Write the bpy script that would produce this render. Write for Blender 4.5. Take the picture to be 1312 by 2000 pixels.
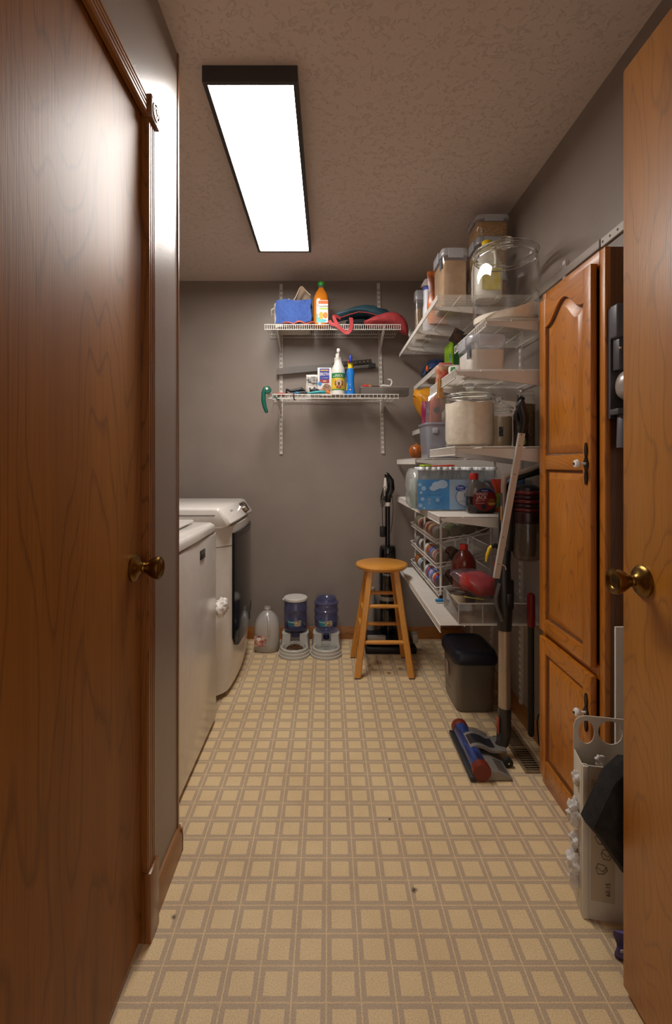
import bpy, bmesh, math, random
from mathutils import Vector, Matrix
for o in list(bpy.data.objects): bpy.data.objects.remove(o)
scene = bpy.context.scene
COL = scene.collection
PI = math.pi
RNG = random.Random(7)
IMG_W, IMG_H, FPX = 1312, 2000, 933.0
# ---------------------------------------------------------------- camera
cam_d = bpy.data.cameras.new('camera'); cam = bpy.data.objects.new('camera', cam_d); COL.objects.link(cam)
cam.location = (0, 0, 1.188); cam.rotation_euler = (PI/2, 0, 0)
cam_d.sensor_fit = 'VERTICAL'; cam_d.sensor_height = 36.0; cam_d.lens = 36.0*FPX/IMG_H
cam_d.shift_x = (IMG_W/2 - 641)/IMG_H; cam_d.shift_y = (907 - IMG_H/2)/IMG_H
cam_d.clip_start = 0.02
scene.camera = cam
# ---------------------------------------------------------------- world, exposure
world = bpy.data.worlds.new('world'); scene.world = world; world.use_nodes = True
bgn = world.node_tree.nodes['Background']
bgn.inputs['Color'].default_value = (1.0, 0.88, 0.78, 1); bgn.inputs['Strength'].default_value = 0.42
scene.view_settings.view_transform = 'Standard'; scene.view_settings.look = 'None'
scene.view_settings.gamma = 1; scene.view_settings.use_curve_mapping = False
scene.view_settings.exposure = 1.36
PANEL_STRENGTH = 10.5
scene.cycles.max_bounces = 10; scene.cycles.transparent_max_bounces = 24; scene.cycles.diffuse_bounces = 5
scene.cycles.sample_clamp_indirect = 6.0
# ---------------------------------------------------------------- helpers: colour and materials
def lin(h):
    if not isinstance(h, str): return tuple(h) + (1,)
    o = []
    for i in (0, 2, 4):
        c = int(h[i:i+2], 16)/255
        o.append(c/12.92 if c <= 0.04045 else ((c+0.055)/1.055)**2.4)
    return tuple(o) + (1,)
MATS = {}
def base(name):
    m = bpy.data.materials.new(name); m.use_nodes = True
    nt = m.node_tree; nt.nodes.clear()
    out = nt.nodes.new('ShaderNodeOutputMaterial')
    return m, nt, out
def N(nt, kind, **kw):
    n = nt.nodes.new('ShaderNode' + kind)
    for k, v in kw.items():
        if k.startswith('i_'):
            key = k[2:].replace('_', ' ')
            n.inputs[int(key) if key.isdigit() else key].default_value = v
        else: setattr(n, k, v)
    return n
def pm(c, rough=0.5, metal=0.0, c2=None, nscale=20.0, bump=0.0, bscale=80.0, coat=0.0, emit=None, spec=0.5, sheen=0.0, stretch=None):
    """procedural principled material with optional noise colour and relief; cached by its arguments"""
    key = (c, rough, metal, c2, nscale, bump, bscale, coat, emit, spec, sheen, stretch)
    if key in MATS: return MATS[key]
    m, nt, out = base('surface_%s' % (c if isinstance(c, str) else 'mix'))
    b = N(nt, 'BsdfPrincipled'); nt.links.new(b.outputs[0], out.inputs[0])
    b.inputs['Base Color'].default_value = lin(c); b.inputs['Roughness'].default_value = rough
    b.inputs['Metallic'].default_value = metal; b.inputs['Coat Weight'].default_value = coat
    b.inputs['Coat Roughness'].default_value = 0.15; b.inputs['Specular IOR Level'].default_value = spec
    b.inputs['Sheen Weight'].default_value = sheen
    tc = N(nt, 'TexCoord')
    src = tc.outputs['Object']
    if stretch:
        mp = N(nt, 'Mapping'); mp.inputs['Scale'].default_value = stretch
        nt.links.new(src, mp.inputs['Vector']); src = mp.outputs[0]
    c2_ = c2
    nz = N(nt, 'TexNoise', i_Scale=nscale, i_Detail=4.0); nt.links.new(src, nz.inputs['Vector'])
    r = N(nt, 'ValToRGB'); r.color_ramp.elements[0].position = 0.35; r.color_ramp.elements[1].position = 0.65
    a = lin(c); bcol = lin(c2_) if c2_ else tuple(min(1, x*1.06) for x in a[:3]) + (1,)
    r.color_ramp.elements[0].color = a; r.color_ramp.elements[1].color = bcol
    nt.links.new(nz.outputs['Fac'], r.inputs[0]); nt.links.new(r.outputs[0], b.inputs['Base Color'])
    if bump:
        n2 = N(nt, 'TexNoise', i_Scale=bscale, i_Detail=3.0); nt.links.new(src, n2.inputs['Vector'])
        bp = N(nt, 'Bump', i_Strength=bump, i_Distance=0.004); nt.links.new(n2.outputs['Fac'], bp.inputs['Height'])
        nt.links.new(bp.outputs[0], b.inputs['Normal'])
    if emit:
        b.inputs['Emission Color'].default_value = lin(emit[0]); b.inputs['Emission Strength'].default_value = emit[1]
    MATS[key] = m
    return m
def clear(tint='ffffff', body=0.0, bodycol='ffffff', rough=0.05, edge=0.75, rough_body=0.4):
    """see-through plastic or thin glass: transparent and glossy mixed by facing, plus a share of diffuse body"""
    key = ('clear', tint, body, bodycol, rough, edge, rough_body)
    if key in MATS: return MATS[key]
    m, nt, out = base('clear_' + tint)
    tr = N(nt, 'BsdfTransparent'); tr.inputs[0].default_value = lin(tint)
    gl = N(nt, 'BsdfGlossy'); gl.inputs['Roughness'].default_value = rough
    lw = N(nt, 'LayerWeight', i_Blend=0.5)
    pw = N(nt, 'Math', operation='POWER'); pw.inputs[1].default_value = 3.0
    nt.links.new(lw.outputs['Facing'], pw.inputs[0])
    ma = N(nt, 'Math', operation='MULTIPLY_ADD'); ma.inputs[1].default_value = edge; ma.inputs[2].default_value = 0.05
    nt.links.new(pw.outputs[0], ma.inputs[0])
    last = tr.outputs[0]
    if body > 0:
        df = N(nt, 'BsdfPrincipled'); df.inputs['Base Color'].default_value = lin(bodycol); df.inputs['Roughness'].default_value = rough_body
        mx = N(nt, 'MixShader'); mx.inputs[0].default_value = body
        nt.links.new(last, mx.inputs[1]); nt.links.new(df.outputs[0], mx.inputs[2]); last = mx.outputs[0]
    mx2 = N(nt, 'MixShader'); nt.links.new(ma.outputs[0], mx2.inputs[0])
    nt.links.new(last, mx2.inputs[1]); nt.links.new(gl.outputs[0], mx2.inputs[2])
    nt.links.new(mx2.outputs[0], out.inputs[0])
    MATS[key] = m
    return m
def wood(name, dark, mid, light, axis='z', freq=9.0, ring=(3.0, 0.28), rough=0.34, coat=0.35, seed=0.0, line=0.55, spec=0.5):
    """plain-sawn oak: contour lines of a stretched noise field for the cathedral figure, fine pores along the grain"""
    m, nt, out = base(name)
    b = N(nt, 'BsdfPrincipled'); nt.links.new(b.outputs[0], out.inputs[0])
    b.inputs['Roughness'].default_value = rough; b.inputs['Coat Weight'].default_value = coat; b.inputs['Coat Roughness'].default_value = 0.34; b.inputs['Specular IOR Level'].default_value = spec
    tc = N(nt, 'TexCoord')
    def mapped(sa, sg):
        mp = N(nt, 'Mapping'); s = [sa, sa, sa]; s['xyz'.index(axis)] = sg
        mp.inputs['Scale'].default_value = s; mp.inputs['Location'].default_value = (seed, seed*1.7, seed*0.6)
        nt.links.new(tc.outputs['Object'], mp.inputs['Vector']); return mp.outputs[0]
    n1 = N(nt, 'TexNoise', i_Scale=1.0, i_Detail=2.0, i_Roughness=0.35); nt.links.new(mapped(*ring), n1.inputs['Vector'])
    wob = N(nt, 'TexNoise', i_Scale=1.0, i_Detail=3.0); nt.links.new(mapped(60, 14), wob.inputs['Vector'])
    ad = N(nt, 'Math', operation='MULTIPLY_ADD'); ad.inputs[1].default_value = 0.012
    nt.links.new(wob.outputs['Fac'], ad.inputs[0]); nt.links.new(n1.outputs['Fac'], ad.inputs[2])
    mu = N(nt, 'Math', operation='MULTIPLY'); mu.inputs[1].default_value = freq*4
    nt.links.new(ad.outputs[0], mu.inputs[0])
    fr = N(nt, 'Math', operation='FRACT'); nt.links.new(mu.outputs[0], fr.inputs[0])
    rl = N(nt, 'ValToRGB'); e = rl.color_ramp.elements
    e[0].position = 0.0; e[0].color = (line, line, line, 1); e[1].position = 0.16; e[1].color = (0, 0, 0, 1)
    x = e.new(0.9); x.color = (0, 0, 0, 1); x = e.new(1.0); x.color = (line, line, line, 1)
    nt.links.new(fr.outputs[0], rl.inputs[0])
    n2 = N(nt, 'TexNoise', i_Scale=1.0, i_Detail=3.0); nt.links.new(mapped(330, 6), n2.inputs['Vector'])
    n3 = N(nt, 'TexNoise', i_Scale=1.0, i_Detail=2.0); nt.links.new(mapped(14, 0.5), n3.inputs['Vector'])
    r1 = N(nt, 'ValToRGB'); r1.color_ramp.elements[0].position = 0.35; r1.color_ramp.elements[1].position = 0.68
    r1.color_ramp.elements[0].color = lin(mid); r1.color_ramp.elements[1].color = lin(light)
    nt.links.new(n3.outputs['Fac'], r1.inputs[0])
    mx = N(nt, 'Mix', data_type='RGBA'); mx.inputs[7].default_value = lin(dark)
    nt.links.new(rl.outputs[0], mx.inputs[0]); nt.links.new(r1.outputs[0], mx.inputs[6])
    r2 = N(nt, 'ValToRGB'); r2.color_ramp.elements[0].position = 0.30; r2.color_ramp.elements[1].position = 0.52
    r2.color_ramp.elements[0].color = (0.30, 0.30, 0.30, 1); r2.color_ramp.elements[1].color = (0, 0, 0, 1)
    nt.links.new(n2.outputs['Fac'], r2.inputs[0])
    mx2 = N(nt, 'Mix', data_type='RGBA'); mx2.inputs[7].default_value = lin(dark)
    nt.links.new(r2.outputs[0], mx2.inputs[0]); nt.links.new(mx.outputs[2], mx2.inputs[6])
    nt.links.new(mx2.outputs[2], b.inputs['Base Color'])
    bp = N(nt, 'Bump', i_Strength=0.22, i_Distance=0.001); nt.links.new(n2.outputs['Fac'], bp.inputs['Height'])
    nt.links.new(bp.outputs[0], b.inputs['Normal']); nt.links.new(bp.outputs[0], b.inputs['Coat Normal'])
    return m
# ---------------------------------------------------------------- helpers: meshes and the object tree
class B:
    """collects shapes; build() links them as ONE mesh object"""
    def __init__(s): s.v = []; s.f = []
    def add(s, vs, fs):
        k = len(s.v); s.v += [tuple(v) for v in vs]; s.f += [tuple(i + k for i in f) for f in fs]; return s
    def box(s, x0, x1, y0, y1, z0, z1, bev=0.0, seg=2, rot=None):
        bm = bmesh.new(); bmesh.ops.create_cube(bm, size=1.0)
        for v in bm.verts: v.co = Vector((v.co.x*(x1-x0), v.co.y*(y1-y0), v.co.z*(z1-z0)))
        if bev > 0: bmesh.ops.bevel(bm, geom=list(bm.edges), offset=bev, segments=seg, affect='EDGES', profile=0.5, clamp_overlap=True)
        c = Vector(((x0+x1)/2, (y0+y1)/2, (z0+z1)/2))
        bm.verts.index_update()
        vs = [(rot @ v.co if rot else v.co) + c for v in bm.verts]; fs = [[v.index for v in f.verts] for f in bm.faces]
        bm.free(); return s.add(vs, fs)
    def rings(s, rs, cap0=True, cap1=True, closed=True):
        n = len(rs[0]); vs = [p for r in rs for p in r]; fs = []
        for i in range(len(rs)-1):
            for j in range(n if closed else n-1):
                k = (j+1) % n
                fs.append((i*n+j, i*n+k, (i+1)*n+k, (i+1)*n+j))
        if cap0: fs.append(tuple(range(n-1, -1, -1)))
        if cap1: fs.append(tuple((len(rs)-1)*n + j for j in range(n)))
        return s.add(vs, fs)
    def cyl(s, p0, p1, r0, r1=None, n=12, cap=True):
        return s.tube([p0, p1], [r0, r0 if r1 is None else r1], n, cap)
    def tube(s, pts, r, n=8, cap=True, flat=1.0):
        pts = [Vector(p) for p in pts]; m = len(pts)
        rr = r if isinstance(r, (list, tuple)) else [r]*m
        t0 = (pts[1]-pts[0]).normalized()
        u = t0.cross(Vector((0, 0, 1)))
        if u.length < 1e-3: u = t0.cross(Vector((0, 1, 0)))
        u.normalize(); R = []
        for i, p in enumerate(pts):
            t = (pts[min(i+1, m-1)] - pts[max(i-1, 0)]).normalized()
            u = (u - t*u.dot(t)); u.normalize(); w = t.cross(u)
            R.append([p + u*math.cos(a)*rr[i] + w*math.sin(a)*rr[i]*flat for a in [2*PI*k/n for k in range(n)]])
        return s.rings(R, cap, cap)
    def lathe(s, prof, c=(0, 0, 0), n=24, axis='z', cap0=True, cap1=True, sx=1.0, sy=1.0):
        R = []
        for r, h in prof:
            ring = []
            for k in range(n):
                a = 2*PI*k/n; x, y = max(r, 1e-4)*math.cos(a)*sx, max(r, 1e-4)*math.sin(a)*sy
                p = {'z': (x, y, h), 'x': (h, x, y), 'y': (y, h, x)}[axis]
                ring.append((c[0]+p[0], c[1]+p[1], c[2]+p[2]))
            R.append(ring)
        return s.rings(R, cap0, cap1)
    def prism(s, poly, axis, a, b):
        def P(u, v, w): return {'x': (w, u, v), 'y': (u, w, v), 'z': (u, v, w)}[axis]
        return s.rings([[P(u, v, a) for u, v in poly], [P(u, v, b) for u, v in poly]])
    def ell(s, c, rx, ry, rz, n=16, m=9):
        R = []
        for i in range(m):
            t = PI*(i+0.02)/(m-1+0.04) if m > 1 else 0
            R.append([(c[0]+rx*math.sin(t)*math.cos(2*PI*k/n), c[1]+ry*math.sin(t)*math.sin(2*PI*k/n), c[2]-rz*math.cos(t)) for k in range(n)])
        return s.rings(R)
    def grid(s, fn, nu, nv):
        vs = [fn(i/nu, j/nv) for i in range(nu+1) for j in range(nv+1)]; w = nv+1
        return s.add(vs, [(i*w+j, (i+1)*w+j, (i+1)*w+j+1, i*w+j+1) for i in range(nu) for j in range(nv)])
    def sheet(s, fn, nu, nv, th):
        """a grid given thickness th along its own normals"""
        top = [[Vector(fn(i/nu, j/nv)) for j in range(nv+1)] for i in range(nu+1)]
        def nrm(i, j):
            a = top[min(i+1, nu)][j]-top[max(i-1, 0)][j]; b = top[i][min(j+1, nv)]-top[i][max(j-1, 0)]
            c = a.cross(b); return c.normalized() if c.length > 1e-9 else Vector((0, 0, 1))
        bot = [[top[i][j]-nrm(i, j)*th for j in range(nv+1)] for i in range(nu+1)]
        w = nv+1; k = (nu+1)*w
        vs = [p for r in top for p in r]+[p for r in bot for p in r]; fs = []
        for i in range(nu):
            for j in range(nv):
                q = (i*w+j, (i+1)*w+j, (i+1)*w+j+1, i*w+j+1)
                fs.append(q); fs.append(tuple(x+k for x in reversed(q)))
        for i in range(nu):
            for j in (0, nv):
                fs.append((i*w+j, (i+1)*w+j, (i+1)*w+j+k, i*w+j+k))
        for j in range(nv):
            for i in (0, nu):
                fs.append((i*w+j, i*w+j+1, i*w+j+1+k, i*w+j+k))
        return s.add(vs, fs)
    def mesh(s, name, mat, angle=38, fix=True):
        me = bpy.data.meshes.new(name); me.from_pydata(s.v, [], s.f); me.materials.append(mat)
        if fix:
            bm = bmesh.new(); bm.from_mesh(me); bmesh.ops.recalc_face_normals(bm, faces=bm.faces); bm.to_mesh(me); bm.free()
        me.polygons.foreach_set('use_smooth', [True]*len(me.polygons))
        me.set_sharp_from_angle(angle=math.radians(angle)); me.update()
        return me
    def build(s, name, mat, parent=None, label=None, local=False, angle=38, fix=True, kind=None):
        return put(s.mesh(name, mat, angle, fix), name, parent, label, local, kind)
def put(me, name, parent=None, label=None, local=False, kind=None):
    o = bpy.data.objects.new(name, me); COL.objects.link(o)
    if parent:
        o.parent = parent
        if not local: o.matrix_parent_inverse = parent_matrix(parent).inverted()
    if label: o['label'] = label
    if kind: o['kind'] = kind
    return o
def parent_matrix(p):
    m = p.matrix_basis
    return parent_matrix(p.parent) @ p.matrix_parent_inverse @ m if p.parent else m
def tag(o, label, cat, group=None, kind=None):
    o['label'] = label; o['category'] = cat
    if group: o['group'] = group
    if kind: o['kind'] = kind
    return o
def thing(name, label, cat, loc=(0, 0, 0), rotz=0.0, group=None):
    o = bpy.data.objects.new(name, None); COL.objects.link(o); o.empty_display_size = 0.05
    o.location = loc; o.rotation_euler = (0, 0, rotz)
    o.matrix_basis = Matrix.Translation(loc) @ Matrix.Rotation(rotz, 4, 'Z')
    return tag(o, label, cat, group)
def struct(o): o['kind'] = 'structure'; return o
def copy_tree(o, parent=None):
    c = o.copy(); COL.objects.link(c)
    if parent: c.parent = parent
    for ch in list(o.children): copy_tree(ch, c)
    return c
def text(body, size, mat, parent, fn, name='lettering', align='CENTER', local=False, sx=1.0):
    """flat printed lettering: glyph outlines carried onto a surface by fn(x, y)"""
    cu = bpy.data.curves.new('glyphs', 'FONT'); cu.body = body; cu.size = size; cu.align_x = align; cu.align_y = 'CENTER'; cu.resolution_u = 2
    ob = bpy.data.objects.new('glyphs', cu); me = bpy.data.meshes.new_from_object(ob)
    for v in me.vertices: v.co = Vector(fn(v.co.x*sx, v.co.y))
    me.materials.clear(); me.materials.append(mat)
    bpy.data.objects.remove(ob); bpy.data.curves.remove(cu)
    return put(me, name, parent, None, local)
def plane_fn(o, r, u):
    o, r, u = Vector(o), Vector(r), Vector(u)
    return lambda x, y: o + r*x + u*y
def cyl_fn(c, r, a0, z0):
    """wrap onto a vertical cylinder round c; a0 is the facing direction, x runs to the viewer's right"""
    return lambda x, y: (c[0]+r*math.cos(a0+x/r), c[1]+r*math.sin(a0+x/r), z0+y)
def disc(c, r, u, n=20, ry=None):
    """flat disc outline in the plane spanned by u=(right, up)"""
    R, U = Vector(u[0]), Vector(u[1]); c = Vector(c); ry = ry or r
    b = B(); vs = [c + R*math.cos(2*PI*k/n)*r + U*math.sin(2*PI*k/n)*ry for k in range(n)]
    b.add(vs, [tuple(range(n))]); return b
FRONT = ((1, 0, 0), (0, 0, 1))
# ---------------------------------------------------------------- shared materials
WALL = pm('8a7d74', 0.36, c2='8f8278', nscale=6, bump=0.10, bscale=180)
def ceiling_mat():
    m, nt, out = base('textured_ceiling_paint')
    b = N(nt, 'BsdfPrincipled'); nt.links.new(b.outputs[0], out.inputs[0])
    b.inputs['Base Color'].default_value = lin('d8c6b8'); b.inputs['Roughness'].default_value = 0.9
    tc = N(nt, 'TexCoord')
    n1 = N(nt, 'TexNoise', i_Scale=38.0, i_Detail=6.0, i_Roughness=0.62, i_Distortion=1.0); nt.links.new(tc.outputs['Object'], n1.inputs['Vector'])
    mxx = N(nt, 'ValToRGB'); mxx.color_ramp.elements[0].position = 0.36; mxx.color_ramp.elements[1].position = 0.44
    nt.links.new(n1.outputs['Fac'], mxx.inputs[0])
    n2 = N(nt, 'TexNoise', i_Scale=120.0, i_Detail=3.0); nt.links.new(tc.outputs['Object'], n2.inputs['Vector'])
    ad = N(nt, 'Math', operation='MULTIPLY_ADD'); ad.inputs[1].default_value = 0.25
    nt.links.new(n2.outputs['Fac'], ad.inputs[0]); nt.links.new(mxx.outputs[0], ad.inputs[2])
    bp = N(nt, 'Bump', i_Strength=0.55, i_Distance=0.004); nt.links.new(ad.outputs[0], bp.inputs['Height'])
    nt.links.new(bp.outputs[0], b.inputs['Normal'])
    return m
TILE, TX0, TY0 = 0.0776, -0.0045, 1.365
def floor_mat():
    m, nt, out = base('printed_vinyl')
    b = N(nt, 'BsdfPrincipled'); nt.links.new(b.outputs[0], out.inputs[0])
    ge = N(nt, 'NewGeometry'); sp = N(nt, 'SeparateXYZ'); nt.links.new(ge.outputs['Position'], sp.inputs[0])
    wn = N(nt, 'TexNoise', i_Scale=160.0, i_Detail=2.0); nt.links.new(ge.outputs['Position'], wn.inputs['Vector'])
    def half(sock, o):
        a = N(nt, 'Math', operation='SUBTRACT'); a.inputs[1].default_value = o - TILE*50; nt.links.new(sock, a.inputs[0])
        d = N(nt, 'Math', operation='DIVIDE'); d.inputs[1].default_value = TILE; nt.links.new(a.outputs[0], d.inputs[0])
        f = N(nt, 'Math', operation='FRACT'); nt.links.new(d.outputs[0], f.inputs[0])
        s = N(nt, 'Math', operation='SUBTRACT'); s.inputs[1].default_value = 0.5; nt.links.new(f.outputs[0], s.inputs[0])
        q = N(nt, 'Math', operation='ABSOLUTE'); nt.links.new(s.outputs[0], q.inputs[0]); return q.outputs[0]
    mx = N(nt, 'Math', operation='MAXIMUM'); nt.links.new(half(sp.outputs[0], TX0), mx.inputs[0]); nt.links.new(half(sp.outputs[1], TY0), mx.inputs[1])
    w = N(nt, 'Math', operation='MULTIPLY_ADD'); w.inputs[1].default_value = 0.035; nt.links.new(wn.outputs['Fac'], w.inputs[0]); nt.links.new(mx.outputs[0], w.inputs[2])
    r = N(nt, 'ValToRGB'); e = r.color_ramp.elements
    cream, frame, line = lin('ead0a2'), lin('c4ad91'), lin('ecd4a8')
    e[0].position = 0.345; e[0].color = cream; e[1].position = 0.358; e[1].color = frame
    for p, c in ((0.495, frame), (0.502, line)):
        x = e.new(p); x.color = c
    nt.links.new(w.outputs[0], r.inputs[0])
    n1 = N(nt, 'TexNoise', i_Scale=330.0, i_Detail=3.0); nt.links.new(ge.outputs['Position'], n1.inputs['Vector'])
    r1 = N(nt, 'ValToRGB'); r1.color_ramp.elements[0].position = 0.32; r1.color_ramp.elements[1].position = 0.62
    r1.color_ramp.elements[0].color = (0.74, 0.72, 0.70, 1); r1.color_ramp.elements[1].color = (1.05, 1.04, 1.02, 1)
    nt.links.new(n1.outputs['Fac'], r1.inputs[0])
    m1 = N(nt, 'Mix', data_type='RGBA', blend_type='MULTIPLY'); m1.inputs[0].default_value = 0.8
    nt.links.new(r.outputs[0], m1.inputs[6]); nt.links.new(r1.outputs[0], m1.inputs[7])
    n2 = N(nt, 'TexNoise', i_Scale=3.2, i_Detail=5.0, i_Roughness=0.65); nt.links.new(ge.outputs['Position'], n2.inputs['Vector'])
    r2 = N(nt, 'ValToRGB'); r2.color_ramp.elements[0].position = 0.33; r2.color_ramp.elements[1].position = 0.62
    r2.color_ramp.elements[0].color = (0.90, 0.87, 0.84, 1); r2.color_ramp.elements[1].color = (1, 1, 1, 1)
    nt.links.new(n2.outputs['Fac'], r2.inputs[0])
    m2 = N(nt, 'Mix', data_type='RGBA', blend_type='MULTIPLY'); m2.inputs[0].default_value = 1.0
    nt.links.new(m1.outputs[2], m2.inputs[6]); nt.links.new(r2.outputs[0], m2.inputs[7])
    last = m2.outputs[2]
    # worn scuffs and rusty stains, each with its own place and shape
    for (sx, sy, rad, col, k) in ((0.0, 3.0, 0.035, '9a5a20', 0.9), (0.30, 2.86, 0.05, '8a5020', 0.7), (0.345, 2.72, 0.018, '5a3014', 0.9),
                                  (0.24, 1.335, 0.012, '3a2a1c', 0.9), (-0.405, 1.255, 0.010, '2a1c12', 0.9), (0.205, 1.60, 0.006, '2a2018', 0.9),
                                  (0.42, 2.78, 0.02, '5a3a1c', 0.8), (0.24, 2.82, 0.02, '6a3c18', 0.6)):
        vs = N(nt, 'VectorMath', operation='SUBTRACT'); vs.inputs[1].default_value = (sx, sy, 0); nt.links.new(ge.outputs['Position'], vs.inputs[0])
        ln = N(nt, 'VectorMath', operation='LENGTH'); nt.links.new(vs.outputs[0], ln.inputs[0])
        nn = N(nt, 'TexNoise', i_Scale=60.0, i_Detail=3.0); nt.links.new(ge.outputs['Position'], nn.inputs['Vector'])
        ma = N(nt, 'Math', operation='MULTIPLY_ADD'); ma.inputs[1].default_value = rad*1.6; nt.links.new(nn.outputs['Fac'], ma.inputs[0]); nt.links.new(ln.outputs['Value'], ma.inputs[2])
        mr = N(nt, 'MapRange', i_From_Min=rad*1.8, i_From_Max=rad*1.0, i_To_Min=0.0, i_To_Max=k); nt.links.new(ma.outputs[0], mr.inputs[0])
        mm = N(nt, 'Mix', data_type='RGBA'); mm.inputs[7].default_value = lin(col)
        nt.links.new(mr.outputs[0], mm.inputs[0]); nt.links.new(last, mm.inputs[6]); last = mm.outputs[2]
    nt.links.new(last, b.inputs['Base Color'])
    b.inputs['Roughness'].default_value = 0.52; b.inputs['Specular IOR Level'].default_value = 0.35
    bp = N(nt, 'Bump', i_Strength=0.25, i_Distance=0.0015); nt.links.new(n1.outputs['Fac'], bp.inputs['Height']); nt.links.new(bp.outputs[0], b.inputs['Normal'])
    return m
OAK_DOOR = wood('oak_closet_door', '472706', '8a5414', '9a601a', freq=5.5, ring=(4.2, 0.75), rough=0.54, coat=0.04, line=0.42, spec=0.30)
OAK_ENTRY = wood('oak_entry_door', '603608', 'ac6a1a', 'ba7822', freq=6.5, ring=(5.5, 1.5), rough=0.42, coat=0.4, seed=3.3, line=0.4)
OAK_TRIM = wood('oak_trim', '3a1e08', '7a481a', '885220', freq=8, ring=(9, 0.6), rough=0.30, coat=0.5, seed=1.2)
OAK_BASE_Y = wood('oak_baseboard_y', '4a2c12', '94602e', 'a46e34', axis='y', freq=8, ring=(9, 0.6), rough=0.36, coat=0.3, seed=2.1)
OAK_BASE_X = wood('oak_baseboard_x', '4a2c12', '94581e', 'a46626', axis='x', freq=8, ring=(9, 0.6), rough=0.36, coat=0.3, seed=2.5)
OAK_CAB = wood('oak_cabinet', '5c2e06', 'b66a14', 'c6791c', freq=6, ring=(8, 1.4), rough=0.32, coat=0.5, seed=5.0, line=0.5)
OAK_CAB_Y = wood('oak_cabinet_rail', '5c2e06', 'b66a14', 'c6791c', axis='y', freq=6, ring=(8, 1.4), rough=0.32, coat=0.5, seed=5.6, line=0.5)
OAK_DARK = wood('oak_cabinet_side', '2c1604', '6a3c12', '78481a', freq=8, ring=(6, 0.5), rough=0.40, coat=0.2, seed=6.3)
BEECH = wood('beech_stool', '96581a', 'd28c30', 'da963a', freq=6, ring=(8, 0.9), rough=0.34, coat=0.4, seed=8.0, line=0.25)
BRASS = pm('8a6a34', 0.30, 1.0, c2='6e5228', nscale=30)
WIRE = pm('d8d2ca', 0.38); STEELW = pm('cfc8c0', 0.40)
WHITE = pm('e6e0d8', 0.42); APPL = pm('dcd6cf', 0.22, coat=0.4)
BLACK = pm('0d0c0c', 0.42); BLACKG = pm('080808', 0.14, coat=0.6); DGREY = pm('3b3a3c', 0.45); ALU = pm('c6c0b8', 0.34, 0.35)
CHROME = pm('c8c4bf', 0.14, 1.0); RUBBER = pm('181614', 0.7)
GLASS = clear('ffffff', 0.012, 'ffffff', rough=0.03, edge=0.9); PLASTIC = clear('fafafa', 0.06, 'e8eaee', 0.08, 0.6); FILM = clear('ffffff', 0.02, 'ffffff', 0.10, 0.4)
FROST = clear('d8d8de', 0.42, 'b9bac4', 0.25, 0.4); LIDP = clear('f4f4f6', 0.34, 'dedfe4', 0.2, 0.4)
RED = pm('b3201a', 0.4); FLOUR = pm('efe4d2', 0.9, c2='e6d8c2', nscale=40, bump=0.3)
def solid_glass():
    m, nt, out = base('solid_glass'); b = N(nt, 'BsdfPrincipled'); nt.links.new(b.outputs[0], out.inputs[0])
    b.inputs['Base Color'].default_value = (0.97, 0.99, 0.98, 1); b.inputs['Roughness'].default_value = 0.03; b.inputs['IOR'].default_value = 1.45; b.inputs['Transmission Weight'].default_value = 1.0
    return m
GLASSR = solid_glass()
INK = pm('1a1a1c', 0.6); PAPER = pm('ece6da', 0.6)
# ================================================================ THE SETTING
XR, XL, YB, ZC = 0.90, -0.46, 3.26, 2.44
FLOOR = floor_mat()
fl = struct(B().box(-1.45, 1.0, -1.2, YB+0.1, -0.05, -0.0006).build('floor', FLOOR))
fl['label'] = 'beige sheet vinyl floor with a grid of framed squares'
tile_b = B(); h = TILE/2 - 0.0009
tile_b.add([(-h, -h, 0), (h, -h, 0), (h, h, 0), (-h, h, 0), (-h-0.0006, -h-0.0006, -0.0006), (h+0.0006, -h-0.0006, -0.0006), (h+0.0006, h+0.0006, -0.0006), (-h-0.0006, h+0.0006, -0.0006)],
           [(0, 1, 2, 3), (4, 5, 1, 0), (5, 6, 2, 1), (6, 7, 3, 2), (7, 4, 0, 3)])
tile_me = tile_b.mesh('floor_square', FLOOR, fix=False)
cells = []
for j in range(-9, 25):
    for i in range(-13, 12):
        cx, cy = TX0 + (i+0.5)*TILE, TY0 + (j+0.5)*TILE
        if cy < 0.75 or cy > YB or cx > XR or cx < -0.62: continue
        if cy < 1.45 and cx < XL: continue
        px, py = 641 + cx/cy*FPX, 907 + 1.188/cy*FPX
        seen = 200 < px < 1230 and py < 2030
        cells.append((0 if seen else 1, cy, cx))
cells.sort()
rest = B()
for k, (s_, cy, cx) in enumerate(cells):
    if k < 300:
        put(tile_me, 'floor_square', fl).location = (cx, cy, 0)
    else:
        rest.add([(x+cx, y+cy, z) for x, y, z in tile_b.v], tile_b.f)
rest.build('floor_squares_beyond', FLOOR, fl, kind='stuff', fix=False)
struct(B().box(-1.45, 1.0, -1.2, YB+0.1, ZC, ZC+0.05).build('ceiling', ceiling_mat()))['label'] = 'textured ceiling'
struct(B().box(-1.45, 1.0, YB, YB+0.1, 0, ZC).build('wall_back', WALL))
struct(B().box(XR, XR+0.1, -1.2, YB, 0, ZC).build('wall_right', WALL))
struct(B().box(-1.45, -1.38, 1.3, YB, 0, ZC).build('wall_alcove', WALL))
wl = B(); wl.box(XL-0.12, XL, 1.20, 1.452, 0, ZC); wl.box(XL-0.12, XL, -1.2, 1.20, 2.075, ZC); wl.box(XL-0.12, XL, -1.2, 0.36, 0, 2.075)
struct(wl.build('wall_left', WALL))
struct(B().box(-1.38, XL-0.12, 1.34, 1.452, 0, ZC).build('wall_alcove_return', WALL))
# wooden corner board on the end of the left wall
struct(B().box(XL-0.125, XL+0.004, 1.452, 1.464, 0.0, ZC, 0.003).build('trim_1', OAK_TRIM))['label'] = 'narrow oak board capping the end of the wall'
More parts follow.
